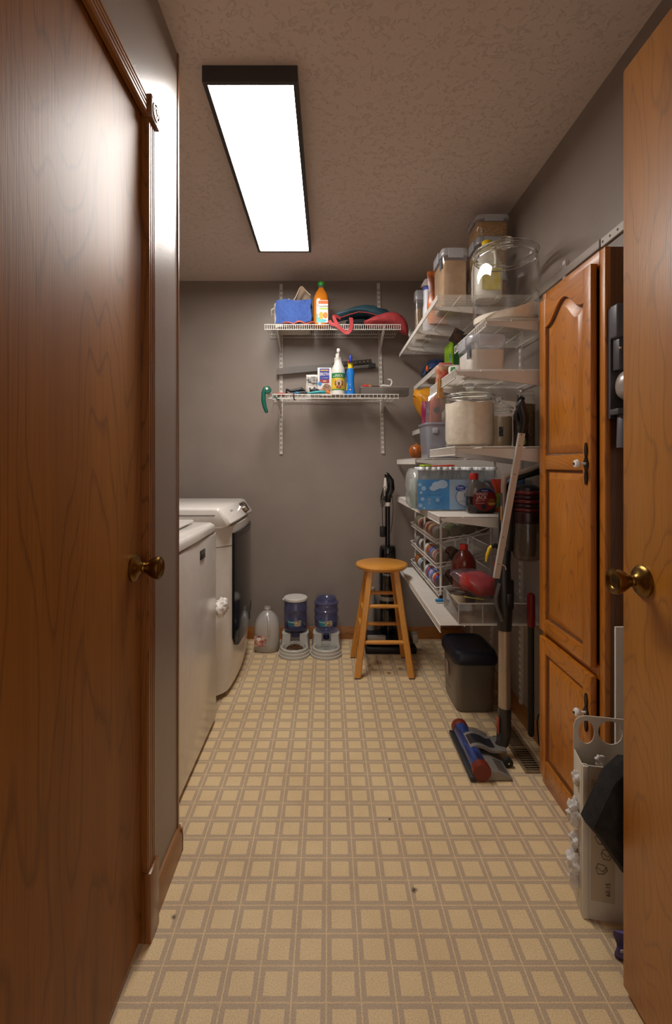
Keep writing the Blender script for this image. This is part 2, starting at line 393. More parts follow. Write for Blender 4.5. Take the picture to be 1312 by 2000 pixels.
# casing of the closet door
tr = B()
def casing_profile(n=4, w=0.052, t=0.015):
    pts = [(0, 0), (0, t*0.7), (0.004, t)]
    for k in range(3):
        u = 0.013 + k*0.0115
        pts += [(u-0.0035, t), (u, t-0.005), (u+0.0035, t)]
    pts += [(w-0.006, t), (w, t*0.5), (w, 0)]
    return pts
tr.prism([(1.184+u, XL+v) if False else (XL+v, 1.184+u) for u, v in casing_profile()], 'z', 0.17, 2.052)
struct(tr.build('trim_2', OAK_TRIM, angle=25))['label'] = 'fluted oak casing beside the closet door'
tr = B(); tr.rings([[(XL+v, y, 2.053+u) for u, v in casing_profile()] for y in (0.30, 1.182)])
struct(tr.build('trim_3', OAK_BASE_Y, angle=25))['label'] = 'fluted oak casing over the closet door'
ro = struct(B().box(XL-0.001, XL+0.024, 1.180, 1.238, 2.048, 2.106, 0.003).build('trim_4', OAK_TRIM)); ro['label'] = 'square rosette block at the casing corner'
rr = B()
for r0, r1 in ((0.022, 0.018), (0.012, 0.009)):
    ring = [(r0, 0), (r0, 0.003), (r1, 0.003), (r1, 0)]
    rr.lathe(ring, (XL+0.0235, 1.209, 2.077), 24, 'x', False, False)
rr.lathe([(0.005, 0), (0.004, 0.004), (0.0, 0.005)], (XL+0.0235, 1.209, 2.077), 16, 'x')
rr.build('bullseye_ring', OAK_TRIM, ro)
struct(B().box(XL-0.001, XL+0.022, 1.181, 1.240, 0, 0.175, 0.003).build('trim_5', OAK_TRIM))['label'] = 'oak plinth block at the foot of the casing'
jb = B().box(XL-0.12, XL+0.0, 1.184, 1.20, 0, 2.06); jb.box(XL-0.12, XL+0.0, 0.36, 1.20, 2.06, 2.076)
struct(jb.build('trim_6', OAK_TRIM))['label'] = 'oak jamb of the closet door'
bp_ = [(0, 0), (0.013, 0), (0.013, 0.055), (0.008, 0.068), (0.006, 0.080), (0, 0.082)]
bb = B(); bb.rings([[(XL+u, y, z) for u, z in bp_] for y in (1.238, 1.470)]); bb.box(XL-0.126, XL+0.013, 1.464, 1.472, 0, 0.07)
struct(bb.build('baseboard_left', OAK_BASE_Y))
bb = B(); bb.rings([[(x, YB-u, z) for u, z in bp_] for x in (-1.38, XR)]); struct(bb.build('baseboard_back', OAK_BASE_X))
bb = B(); bb.rings([[(XR-u, y, z) for u, z in bp_] for y in (1.80, YB-0.013)]); struct(bb.build('baseboard_right', OAK_BASE_Y))
# doors: closet door closed in the left wall, entry door standing open on the right
KNOBP = [(0.0335, 0), (0.0335, 0.004), (0.030, 0.008), (0.026, 0.010), (0.016, 0.014), (0.0115, 0.020), (0.0125, 0.024), (0.0115, 0.027), (0.013, 0.031),
         (0.020, 0.040), (0.0255, 0.050), (0.0275, 0.058), (0.0265, 0.064), (0.022, 0.066), (0.0165, 0.064), (0.014, 0.061), (0.0, 0.060)]
d1 = struct(B().box(XL-0.045, XL-0.003, 0.375, 1.1835, 0.016, 2.058, 0.002).build('door_1', OAK_DOOR)); d1['label'] = 'closed flush oak closet door'
kn = B().lathe([(r, h_) for r, h_ in KNOBP], (XL-0.003, 1.137, 0.942), 28, 'x').build('knob', BRASS, d1, 'antique brass knob')
B().box(XL-0.012, XL-0.0025, 1.1815, 1.1845, 0.91, 0.975).build('latch_plate', BRASS, d1, 'brass latch plate')
XD = 0.663
d2 = struct(B().box(XD, XD+0.038, 0.315, 1.075, 0.016, 2.072, 0.002).build('door_2', OAK_ENTRY)); d2['label'] = 'open flush oak entry door'
B().lathe([(r, -h_) for r, h_ in KNOBP], (XD, 1.007, 0.942), 28, 'x').build('knob', BRASS, d2, 'antique brass knob')
B().lathe([(0.009, -0.0605), (0.007, -0.0615), (0, -0.0615)], (XD, 1.007, 0.942), 14, 'x').build('knob_button', pm('4a3a22', 0.4, 0.9), d2)
# floor register
rg = thing('floor_register', 'brown metal floor register set in the vinyl next to the pantry cabinet', 'vent', (0.797, 2.0, 0))
rm = pm('9a8264', 0.5, 0.3, c2='7c664a', nscale=60)
f_ = B(); x0, x1, y0, y1 = 0.757, 0.838, 1.835, 2.165
f_.box(x0, x0+0.012, y0, y1, 0, 0.005, 0.001); f_.box(x1-0.012, x1, y0, y1, 0, 0.005, 0.001)
f_.box(x0+0.012, x1-0.012, y0, y0+0.014, 0, 0.005); f_.box(x0+0.012, x1-0.012, y1-0.014, y1, 0, 0.005); f_.box(x0+0.012, x1-0.012, 1.997, 2.007, 0, 0.005)
f_.build('frame', rm, rg)
B().box(x0+0.01, x1-0.01, y0+0.01, y1-0.01, 0.0, 0.001).build('duct_opening', BLACK, rg)
sl_me = B().box(-(x1-x0)/2+0.012, (x1-x0)/2-0.012, -0.003, 0.003, 0.001, 0.0045, rot=None).mesh('slat', rm)
for k in range(20):
    yy = y0+0.022 + k*0.0150
    put(sl_me, 'slat', rg, local=True).location = ((x0+x1)/2-0.797, yy-2.0, 0)
# ceiling light
cl = thing('ceiling_light', 'long rectangular LED ceiling light in a dark frame', 'light', (-0.246, 2.10, ZC))
PX0, PX1, PY0, PY1, PZ = -0.396, -0.097, 1.498, 2.705, 2.388
fm = pm('3a3330', 0.5, 0.2); fr = B()
fr.box(PX0, PX0+0.014, PY0, PY1, PZ, ZC-0.0005); fr.box(PX1-0.014, PX1, PY0, PY1, PZ, ZC-0.0005)
fr.box(PX0+0.014, PX1-0.014, PY0, PY0+0.014, PZ, ZC-0.0005); fr.box(PX0+0.014, PX1-0.014, PY1-0.014, PY1, PZ, ZC-0.0005)
fr.build('frame', fm, cl)
B().box(PX0+0.014, PX1-0.014, PY0+0.014, PY1-0.014, PZ+0.006, PZ+0.014).build('diffuser', pm('ffffff', 0.6, emit=((1.0, 0.955, 0.90), PANEL_STRENGTH)), cl, 'glowing white diffuser')
tag(B().lathe([(0.009, 0), (0.006, -0.006), (0, -0.007)], (-0.125, 2.80, ZC), 12).build('ceiling_screw', pm('8a7260', 0.5)), 'small screw cap in the ceiling beyond the light', 'screw')
# ================================================================ APPLIANCES
# washer: front towards the room (+x), lid on top
w = thing('washing_machine', 'white top-loading washing machine nearest the end of the wall', 'washer', (-0.86, 1.865, 0))
WY0, WY1, WXF = 1.545, 2.21, -0.517
B().box(-1.20, WXF, WY0, WY1, 0.02, 0.878, 0.012, 3).build('body', APPL, w)
tp = B(); n_ = 10
ringsT = []
for z, ins in ((0.884, 0.0), (0.905, 0.0), (0.915, 0.004), (0.922, 0.014)):
    ringsT.append([(-1.20+ins, WY0+ins, z), (WXF-ins-0.05, WY0+ins, z), (WXF-ins-0.012, WY0+ins+0.008, z), (WXF-ins, WY0+ins+0.03, z), (WXF+0.004-ins, (WY0+WY1)/2, z), (WXF-ins, WY1-ins-0.03, z), (WXF-ins-0.012, WY1-ins-0.008, z), (WXF-ins-0.05, WY1-ins, z), (-1.20+ins, WY1-ins, z)])
tp.rings(ringsT); tp.build('top_deck', APPL, w)
B().box(-1.19, WXF-0.006, WY0+0.006, WY1-0.006, 0.876, 0.885).build('seam', pm('3a3430', 0.6), w)
lid = B().box(-1.14, -0.600, WY0+0.07, WY1-0.075, 0.926, 0.942, 0.008, 3).build('lid', APPL, w)
B().box(-0.70, -0.602, WY0+0.10, WY1-0.16, 0.923, 0.930, 0.003).build('lid_handle_recess', pm('55504c', 0.5), lid)
B().box(-1.0, -0.70, WY0+0.12, WY1-0.14, 0.9425, 0.9435, 0.0).build('lid_window', pm('4a4644', 0.15), lid)
bd = B().box(WXF-0.002, WXF+0.004, 1.925, 1.995, 0.800, 0.838, 0.002).build('badge', pm('2a2828', 0.35), w, 'dark brand badge')
text('MAYTAG', 0.019, pm('b8b4ae', 0.4, 0.4), bd, plane_fn((WXF+0.0045, 1.96, 0.826), (0, 1, 0), (0, 0, 1)), sx=0.8)
# dryer: bowed front, sloping control panel, smoked door
d = thing('clothes_dryer', 'white clothes dryer with a curved front and a black glass door', 'dryer', (-0.88, 2.705, 0))
DY0, DY1 = 2.36, 3.05
def bow(y, z):
    u = (y-DY0)/(DY1-DY0)
    edge = max(0.0, 1-u/0.16)**2*0.075 + max(0.0, (u-0.88)/0.12)**2*0.05
    s_ = -0.502 + 0.022*math.sin(PI*min(1, max(0, u))) - edge
    low = max(0.0, (0.30-z)/0.30)**2*0.025
    return s_ - low
fb = B(); NY, NZ = 24, 14
zs = [0.03 + (0.872-0.03)*k/NZ for k in range(NZ+1)]
R_ = []
for z in zs:
    ring = [(-1.22, DY0, z)] + [(bow(DY0+(DY1-DY0)*k/NY, z), DY0+(DY1-DY0)*k/NY, z) for k in range(NY+1)] + [(-1.22, DY1, z)]
    R_.append(ring)
fb.rings(R_); fb.build('body', APPL, d, angle=50)
B().box(-1.2, -0.58, DY0+0.03, DY1-0.03, 0.0, 0.03).build('plinth', pm('241d18', 0.7), d)
cp = B()
prof = [(-1.22, 0.872), (-0.515, 0.872), (-0.490, 0.884), (-0.484, 0.895), (-0.533, 0.966), (-0.548, 0.972), (-1.22, 0.972)]
rings_c = []
for y, ins in ((DY0, 0.014), (DY0+0.006, 0.004), (DY0+0.02, 0.0), (DY1-0.02, 0.0), (DY1-0.006, 0.004), (DY1, 0.014)):
    rings_c.append([(x - (ins if x > -1 else 0), y, z - (ins if z > 0.9 else 0)) for x, z in prof])
cp.rings(rings_c); cpo = cp.build('control_console', APPL, d, angle=50)
nrm = Vector((0.071, 0, 0.049)).normalized(); upv = Vector((-0.049, 0, 0.071)).normalized()
def on_panel(y, t, off=0.0): return Vector((-0.484, y, 0.895)) + upv*t + nrm*off
dk = B(); c0 = on_panel(2.83, 0.042)
dk.tube([c0, c0+nrm*0.004, c0+nrm*0.024, c0+nrm*0.027], [0.036, 0.034, 0.031, 0.026], 28)
dk.build('dial', CHROME, d, 'chrome cycle dial')
dd = B(); dd.tube([c0+nrm*0.0272, c0+nrm*0.0285], [0.024, 0.024], 24); dd.build('dial_face', pm('3a3634', 0.35), d)
q = [on_panel(y, t, 0.001) for y, t in ((2.895, 0.012), (2.985, 0.012), (2.985, 0.074), (2.895, 0.074))]
B().add(q + [p+nrm*0.001 for p in q], [(0, 1, 2, 3), (4, 5, 6, 7), (0, 1, 5, 4), (1, 2, 6, 5), (2, 3, 7, 6), (3, 0, 4, 7)]).build('display', pm('2c2926', 0.12), d, 'dark display window')
text('MAYTAG', 0.017, pm('6d6862', 0.5), d, plane_fn(on_panel(2.55, 0.056, 0.0006), (0, 1, 0), upv))
for k in range(6):
    a = -0.9 + k*0.36
    text('- --', 0.006, pm('86807a', 0.6), d, plane_fn(on_panel(2.755-0.014*math.cos(a), 0.042+0.03*math.sin(-a), 0.0006), (0, 1, 0), upv), name='cycle_print')
# smoked door, following the bow, with a pocket handle along its top edge
def door_pt(u, v):
    y = 2.455 + (3.005-2.455)*u
    zt = 0.835; zb = 0.235
    r = 0.07; dz = 0
    if u < 0.16: dz = 0.06*(1-math.sqrt(max(0, 1-((0.16-u)/0.16)**2)))
    if u > 0.5: dz = 0.10*((u-0.5)/0.5)**2
    z = zb+dz + (zt - zb - dz)*v
    return (bow(y, z)+0.012, y, z)
B().sheet(door_pt, 20, 12, 0.016).build('door', pm('0a0a0a', 0.12, spec=0.35), d, 'smoked black glass door', angle=50)
hp = B(); hp.sheet(lambda u, v: (bow(2.475+0.515*u, 0.82)+0.013+0.010*v*math.sin(PI*u), 2.475+0.515*u, 0.798+0.034*v), 18, 3, 0.006)
hp.build('pull_handle', pm('1b1918', 0.3), d)
ld = B().sheet(lambda u, v: (bow(2.86+0.13*u, 0.26)+0.016, 2.86+0.13*u, 0.262+0.045*u+0.036*v), 6, 2, 0.003).build('door_badge', pm('2a2828', 0.35), d)
B().sheet(lambda u, v: (bow(DY0+0.002+0.09*u, 0.77)+0.0006, DY0+0.002+0.09*u, 0.772+0.003*v), 8, 1, 0.001).build('panel_seam', pm('6e665f', 0.6), d)
B().tube([(-0.56, DY0-0.0006, 0.935), (-1.2, DY0-0.0006, 0.935)], 0.0018, 6).build('top_seam', pm('45403c', 0.6), d)
rag = B(); rag.ell((-0.512, 2.284, 0.505), 0.030, 0.076, 0.042, 24, 16)
rag.v = [(x+0.006*math.sin(z*190+y*120), y, z+0.005*math.sin(x*260+y*70)) for x, y, z in rag.v]
tag(rag.build('white_rag', pm('e4ded6', 0.95, bump=0.6, bscale=200), angle=70), 'small white fluffy rag stuck in the gap between washer and dryer', 'rag')
# ================================================================ FLOOR THINGS ALONG THE BACK WALL
# stool
st = thing('wooden_stool', 'round-topped orange-brown wooden stool in front of the black upright cleaner', 'stool', (0.312, 2.80, 0))
B().lathe([(0.0, 0.580), (0.120, 0.580), (0.140, 0.584), (0.150, 0.594), (0.152, 0.602), (0.148, 0.610), (0.138, 0.614), (0.0, 0.616)], (0.312, 2.80, 0), 40).build('seat', BEECH, st)
feet = {(-1, -1): (0.162, 2.655), (1, -1): (0.462, 2.655), (-1, 1): (0.152, 2.945), (1, 1): (0.464, 2.945)}
def leg_at(k, z):
    fx, fy = feet[k]; tx, ty = 0.312+k[0]*0.072, 2.80+k[1]*0.072
    t = z/0.585; return Vector((fx+(tx-fx)*t, fy+(ty-fy)*t, z))
for k in feet:
    lb = B(); R_ = []
    for z in (0.006, 0.3, 0.585):
        c = leg_at(k, z); s_ = 0.0175
        R_.append([c+Vector((dx*s_, dy*s_, 0)) for dx, dy in ((-1, -0.7), (-0.7, -1), (0.7, -1), (1, -0.7), (1, 0.7), (0.7, 1), (-0.7, 1), (-1, 0.7))])
    lb.rings(R_); lg = lb.build('leg', BEECH, st)
    c = leg_at(k, 0.0); B().box(c.x-0.016, c.x+0.016, c.y-0.016, c.y+0.016, 0, 0.006).build('foot_pad', RUBBER, lg)
for a, b_, z in (((-1, -1), (1, -1), 0.190), ((-1, 1), (1, 1), 0.215), ((-1, -1), (1, -1), 0.385), ((-1, 1), (1, 1), 0.410), ((-1, -1), (-1, 1), 0.250), ((1, -1), (1, 1), 0.250), ((-1, -1), (-1, 1), 0.345), ((1, -1), (1, 1), 0.345)):
    B().tube([leg_at(a, z), leg_at(a, z).lerp(leg_at(b_, z), 0.5), leg_at(b_, z)], [0.0105, 0.012, 0.0105], 12).build('rung', BEECH, st)
# upright floor washer behind the stool
u = thing('upright_floor_cleaner', 'tall black upright floor cleaner standing in the corner behind the stool', 'vacuum', (0.385, 3.12, 0))
ux, uy = 0.388, 3.13
tb = B(); tb.box(0.232, 0.555, 2.985, 3.225, 0.0, 0.045, 0.012, 3); tb.box(0.24, 0.545, 3.0, 3.21, 0.04, 0.085, 0.02, 3)
tb.build('base_tray', BLACK, u)
B().box(0.245, 0.36, 2.982, 3.02, 0.085, 0.112, 0.006).build('tray_panel', pm('a8a29a', 0.4), u)
B().box(0.53, 0.565, 3.0, 3.06, 0.06, 0.12, 0.008).build('side_tab', pm('b8b2aa', 0.4), u)
B().lathe([(0.05, 0.085), (0.054, 0.11), (0.054, 0.30), (0.050, 0.33), (0.050, 0.345), (0.0555, 0.36), (0.0555, 0.60), (0.053, 0.64), (0.046, 0.656), (0.018, 0.660)], (ux, uy, 0), 28).build('body', BLACKG, u)
text('TINECO', 0.022, pm('b8b4b0', 0.4), u, cyl_fn((ux, uy), 0.0562, -PI/2, 0.475))
B().lathe([(0.0555, 0.305), (0.0555, 0.33)], (ux, uy, 0), 28).build('tank_band', pm('a49c92', 0.3, 0.5), u)
B().cyl((ux, uy, 0.655), (ux, uy, 0.955), 0.0165, 0.0165, 14).build('pole', BLACKG, u)
B().cyl((ux, uy, 0.915), (ux, uy, 0.940), 0.0185, 0.0185, 14).build('pole_collar', pm('cfc8be', 0.4), u)
hb = B(); hb.tube([(ux, uy, 0.94), (ux+0.006, uy, 0.99), (ux+0.022, uy, 1.03), (ux+0.020, uy, 1.08), (ux-0.006, uy, 1.122), (ux-0.014, uy, 1.128)], [0.018, 0.026, 0.026, 0.023, 0.017, 0.010], 14)
hb.build('handle', BLACKG, u)
B().tube([(ux-0.018, uy-0.014, 0.985), (ux-0.016, uy-0.016, 1.04), (ux-0.016, uy-0.012, 1.10)], [0.006, 0.013, 0.007], 10).build('grip_panel', pm('d8d0c6', 0.35), u)
B().box(ux-0.052, ux-0.018, uy-0.03, uy+0.0, 0.715, 0.785, 0.006).build('charger', BLACK, u, 'black plug-in charger hanging by its cord')
B().cyl((ux-0.052, uy-0.012, 0.735), (ux-0.066, uy-0.012, 0.735), 0.002, 0.002, 6).build('plug_pin', CHROME, u)
cb = B(); cb.tube([(ux-0.034, uy-0.015, 0.785), (ux-0.038, uy-0.02, 0.90), (ux-0.03, uy-0.02, 0.97)], 0.0022, 6)
for k in range(4):
    a0 = k*0.7; cx = ux-0.036+0.004*k
    cb.tube([(cx+0.012*math.cos(t), uy-0.022-0.002*k, 0.955+0.015*k+0.045*math.sin(t)) for t in [a0+2*PI*i/14 for i in range(14)]], 0.0022, 6)
cb.tube([(ux+0.030, uy, 1.0), (ux+0.036, uy-0.005, 0.9), (ux+0.028, uy-0.01, 0.80), (ux+0.018, uy-0.01, 0.74)], 0.002, 6)
cb.build('cord', BLACK, u)
# rolled grey mat behind the cleaner
tag(B().lathe([(0.026, 0.0), (0.028, 0.02), (0.028, 0.36), (0.024, 0.365), (0.0, 0.35)], (0.285, 3.20, 0.0), 16).build('rolled_mat', pm('8d8880', 0.9, bump=0.5)), 'grey rolled mat standing against the back wall behind the stool', 'mat')
# distilled-water jug
jg = thing('water_jug', 'translucent plastic water jug with a red label on the floor beside the dryer', 'jug', (-0.393, 3.075, 0))
def sq_ring(cx, cy, rx, ry, z, n=28, e=3.2):
    out = []
    for k in range(n):
        a = 2*PI*k/n; c_, s_ = math.cos(a), math.sin(a)
        out.append((cx+rx*math.copysign(abs(c_)**(2/e), c_), cy+ry*math.copysign(abs(s_)**(2/e), s_), z))
    return out
JUGP = [(0.070, 0.0, 3), (0.079, 0.012, 3), (0.081, 0.05, 3), (0.081, 0.145, 3), (0.078, 0.170, 2.8), (0.068, 0.198, 2.5), (0.050, 0.225, 2.2), (0.030, 0.243, 2), (0.020, 0.250, 2)]
def jug(parent, cx, cy, cz, mat, sc=1.0, zs=1.0):
    b = B(); b.rings([sq_ring(cx, cy, r*sc, r*sc*0.95, cz+z*sc*zs, 28, e) for r, z, e in JUGP], True, False); b.build('body', mat, parent)
    b = B(); b.lathe([(0.020*sc, 0.249*sc*zs), (0.020*sc, 0.258*sc*zs), (0.0225*sc, 0.259*sc*zs), (0.0225*sc, 0.263*sc*zs), (0.019*sc, 0.264*sc*zs), (0.019*sc, 0.272*sc*zs), (0.016*sc, 0.272*sc*zs), (0.016*sc, 0.249*sc*zs)], (cx, cy, cz), 20, 'z', False, False)
    b.build('neck', mat, parent)
    b = B(); b.tube([(cx+0.010*sc, cy-0.045*sc, cz+0.225*sc*zs), (cx+0.020*sc, cy-0.080*sc, cz+0.205*sc*zs), (cx+0.022*sc, cy-0.090*sc, cz+0.165*sc*zs), (cx+0.022*sc, cy-0.079*sc, cz+0.125*sc*zs)], 0.009*sc, 10); b.build('handle', mat, parent)
MILKY = clear('f4f2ee', 0.42, 'e6e2dc', 0.2, 0.4)
jug(jg, -0.393, 3.075, 0.001, MILKY)
b = B(); b.rings([sq_ring(-0.393, 3.075, r, r*0.95, z, 28, 3) for r, z in ((0.068, 0.004), (0.077, 0.014), (0.079, 0.052))]); b.build('water', clear('d2d0ca', 0.25, 'b8b2a8', 0.05, 0.3), jg)
lb = B().sheet(lambda a, c: (-0.465+0.076*a, 2.9965-0.002*math.sin(PI*a), 0.046+0.066*c), 6, 2, 0.001).build('label', pm('a5402e', 0.6, c2='d0b8a8', nscale=45), jg, 'red printed label')
disc((-0.436, 2.9935, 0.093), 0.013, FRONT).build('label_oval', pm('e8e2da', 0.6), lb, fix=False)
B().box(-0.409, -0.393, 2.9945, 2.9955, 0.048, 0.075).build('label_barcode', pm('d8d2ca', 0.6, c2='2a2826', nscale=300), lb)
B().box(-0.44, -0.434, 2.9930, 2.9936, 0.100, 0.108).build('label_mark', pm('2a4a9a', 0.6), lb)
# gravity pet feeders
def feeder_base(parent, cx, cy):
    g = pm('b4b0a8', 0.42)
    b = B(); prof = [(0.098, 0.0), (0.099, 0.014), (0.093, 0.017), (0.093, 0.032), (0.088, 0.035), (0.088, 0.050), (0.084, 0.054), (0.080, 0.056), (0.074, 0.052), (0.066, 0.022), (0.0, 0.018)]
    b.lathe(prof, (cx, cy, 0.0005), 36); b.build('bowl', g, parent)
    b = B()
    for s_ in (-1, 1):
        b.rings([[(cx+s_*x, cy+y, z) for x, y in ((0.030, 0.045), (0.084, 0.030), (0.094, 0.080), (0.088, 0.155), (0.070, 0.188), (0.030, 0.19))] for z in (0.018, 0.035)] +
                [[(cx+s_*x, cy+y, z) for x, y in ((0.030, 0.058), (0.078, 0.050), (0.086, 0.085), (0.082, 0.150), (0.066, 0.180), (0.030, 0.182))] for z in (0.090, 0.108)])
    b.box(cx-0.031, cx+0.031, cy+0.10, cy+0.185, 0.018, 0.10)
    b.build('tower', g, parent)
def feeder_label(parent, cx, cy, r):
    lb = B().sheet(lambda a, c: cyl_fn((cx, cy), r, -PI/2, 0)(-0.046+0.09*a, 0.160+0.038*c), 10, 2, 0.001).build('label', pm('2c7d86', 0.5, c2='1f5a78', nscale=25), parent, 'teal label with a pet picture')
    B().sheet(lambda a, c: cyl_fn((cx, cy), r+0.0012, -PI/2, 0)(-0.006+0.046*a, 0.163+0.034*c), 6, 2, 0.0006).build('label_picture', pm('c8b898', 0.6, c2='4a3424', nscale=90), lb)
    text('Petmate', 0.013, pm('e4ecec', 0.5), lb, cyl_fn((cx-0.0, cy), r+0.0014, -PI/2-0.34, 0.187))
BLUEP = clear('bec1dc', 0.20, '7c81b4', 0.08, 0.5)
fa = thing('food_feeder', 'grey gravity pet feeder with blue hopper, white lid and kibble in the bowl', 'pet feeder', (-0.212, 2.985, 0))
feeder_base(fa, -0.212, 2.985)
B().lathe([(0.030, 0.075), (0.034, 0.105), (0.066, 0.125), (0.073, 0.135), (0.073, 0.180), (0.076, 0.184), (0.076, 0.190), (0.073, 0.194), (0.073, 0.250), (0.076, 0.254), (0.076, 0.26), (0.073, 0.264), (0.073, 0.312)], (-0.212, 3.10, 0), 32, 'z', False, False).build('hopper', BLUEP, fa)
B().lathe([(0.0, 0.108), (0.064, 0.127), (0.070, 0.140), (0.0, 0.142)], (-0.212, 3.10, 0), 28).build('hopper_funnel', pm('23306a', 0.3), fa)
B().lathe([(0.075, 0.312), (0.077, 0.314), (0.077, 0.326), (0.073, 0.330), (0.0, 0.331)], (-0.212, 3.10, 0), 32).build('lid', pm('cdc8c0', 0.45), fa)
B().box(-0.295, -0.275, 3.07, 3.10, 0.314, 0.322, 0.003).build('lid_tab', pm('cdc8c0', 0.45), fa)
kb = B(); rn = random.Random(3)
for k in range(150):
    a = rn.random()*2*PI; r = math.sqrt(rn.random())*0.056
    x, y = -0.212+r*math.cos(a), 3.005+r*math.sin(a)*0.9
    z = 0.024 + 0.030*max(0, 1-r/0.058)*rn.uniform(0.6, 1.0) + 0.010*max(0, (y-2.99)/0.06)
    kb.ell((x, y, z), 0.0055, 0.0055, 0.004, 6, 4)
kb.build('kibble', pm('6b4420', 0.9, c2='4f3014', nscale=80), fa, kind='stuff')
feeder_label(fa, -0.212, 3.10, 0.0765)
fw = thing('water_feeder', 'grey gravity pet waterer with an upturned blue bottle', 'pet feeder', (-0.0135, 2.985, 0))
feeder_base(fw, -0.0135, 2.985)
B().lathe([(0.024, 0.075), (0.024, 0.108), (0.030, 0.115), (0.062, 0.128), (0.074, 0.150), (0.074, 0.185), (0.078, 0.190), (0.078, 0.200), (0.074, 0.206), (0.074, 0.236), (0.079, 0.242), (0.079, 0.252), (0.074, 0.258), (0.074, 0.285), (0.079, 0.292), (0.079, 0.300), (0.066, 0.308), (0.064, 0.322), (0.060, 0.328), (0.052, 0.324), (0.044, 0.312), (0.0, 0.308)], (-0.0135, 3.10, 0), 32, 'z', True, True).build('bottle', BLUEP, fw)
B().lathe([(0.0, 0.060), (0.022, 0.060), (0.025, 0.064), (0.025, 0.088), (0.0, 0.088)], (-0.0135, 3.10, 0), 24).build('valve_cap', pm('1d2552', 0.3), fw)
feeder_label(fw, -0.0135, 3.10, 0.0795)
disc((-0.0135, 2.985, 0.040), 0.071, ((1, 0, 0), (0, 1, 0)), 32).build('water', clear('f0f2f0', 0.0, rough=0.02, edge=0.7), fw, fix=False)
# pet-food bin under the low shelf
pb = thing('pet_food_bin', 'grey translucent pet-food bin with a navy lid on the floor under the wire shelves', 'bin', (0.70, 2.41, 0))
PBM = clear('b8ada0', 0.55, '85796b', 0.3, 0.3)
b = B(); R_ = []
for z, k in ((0.0, 0.90), (0.010, 0.925), (0.12, 0.96), (0.245, 1.0)):
    R_.append(sq_ring(0.706, 2.41, 0.100*k, 0.135*k, z+0.0005, 32, 7))
b.rings(R_, True, False); b.build('body', PBM, pb)
b = B(); b.rings([sq_ring(0.706, 2.41, 0.088, 0.122, z, 32, 7) for z in (0.004, 0.11, 0.145)]); b.build('kibble_fill', pm('54412e', 0.95, c2='3e2e1e', nscale=120, bump=0.6), pb)
b = B(); b.rings([sq_ring(0.706, 2.41, rx, ry, z, 32, 6) for rx, ry, z in ((0.108, 0.143, 0.232), (0.112, 0.147, 0.240), (0.112, 0.147, 0.262), (0.104, 0.139, 0.284), (0.092, 0.126, 0.292), (0.088, 0.120, 0.284))]); b.build('lid', pm('141728', 0.45), pb)
sd = B().sheet(lambda a, c: (0.6065-0.003*c, 2.46-0.05*a, 0.12+0.07*c), 2, 2, 0.001).build('sticker', pm('8fa4b4', 0.6, c2='c07848', nscale=60), pb)
text('PET FOOD', 0.02, pm('3a342c', 0.7), pb, plane_fn((0.611, 2.44, 0.07), (0, -1, 0), (0, 0, 1)))
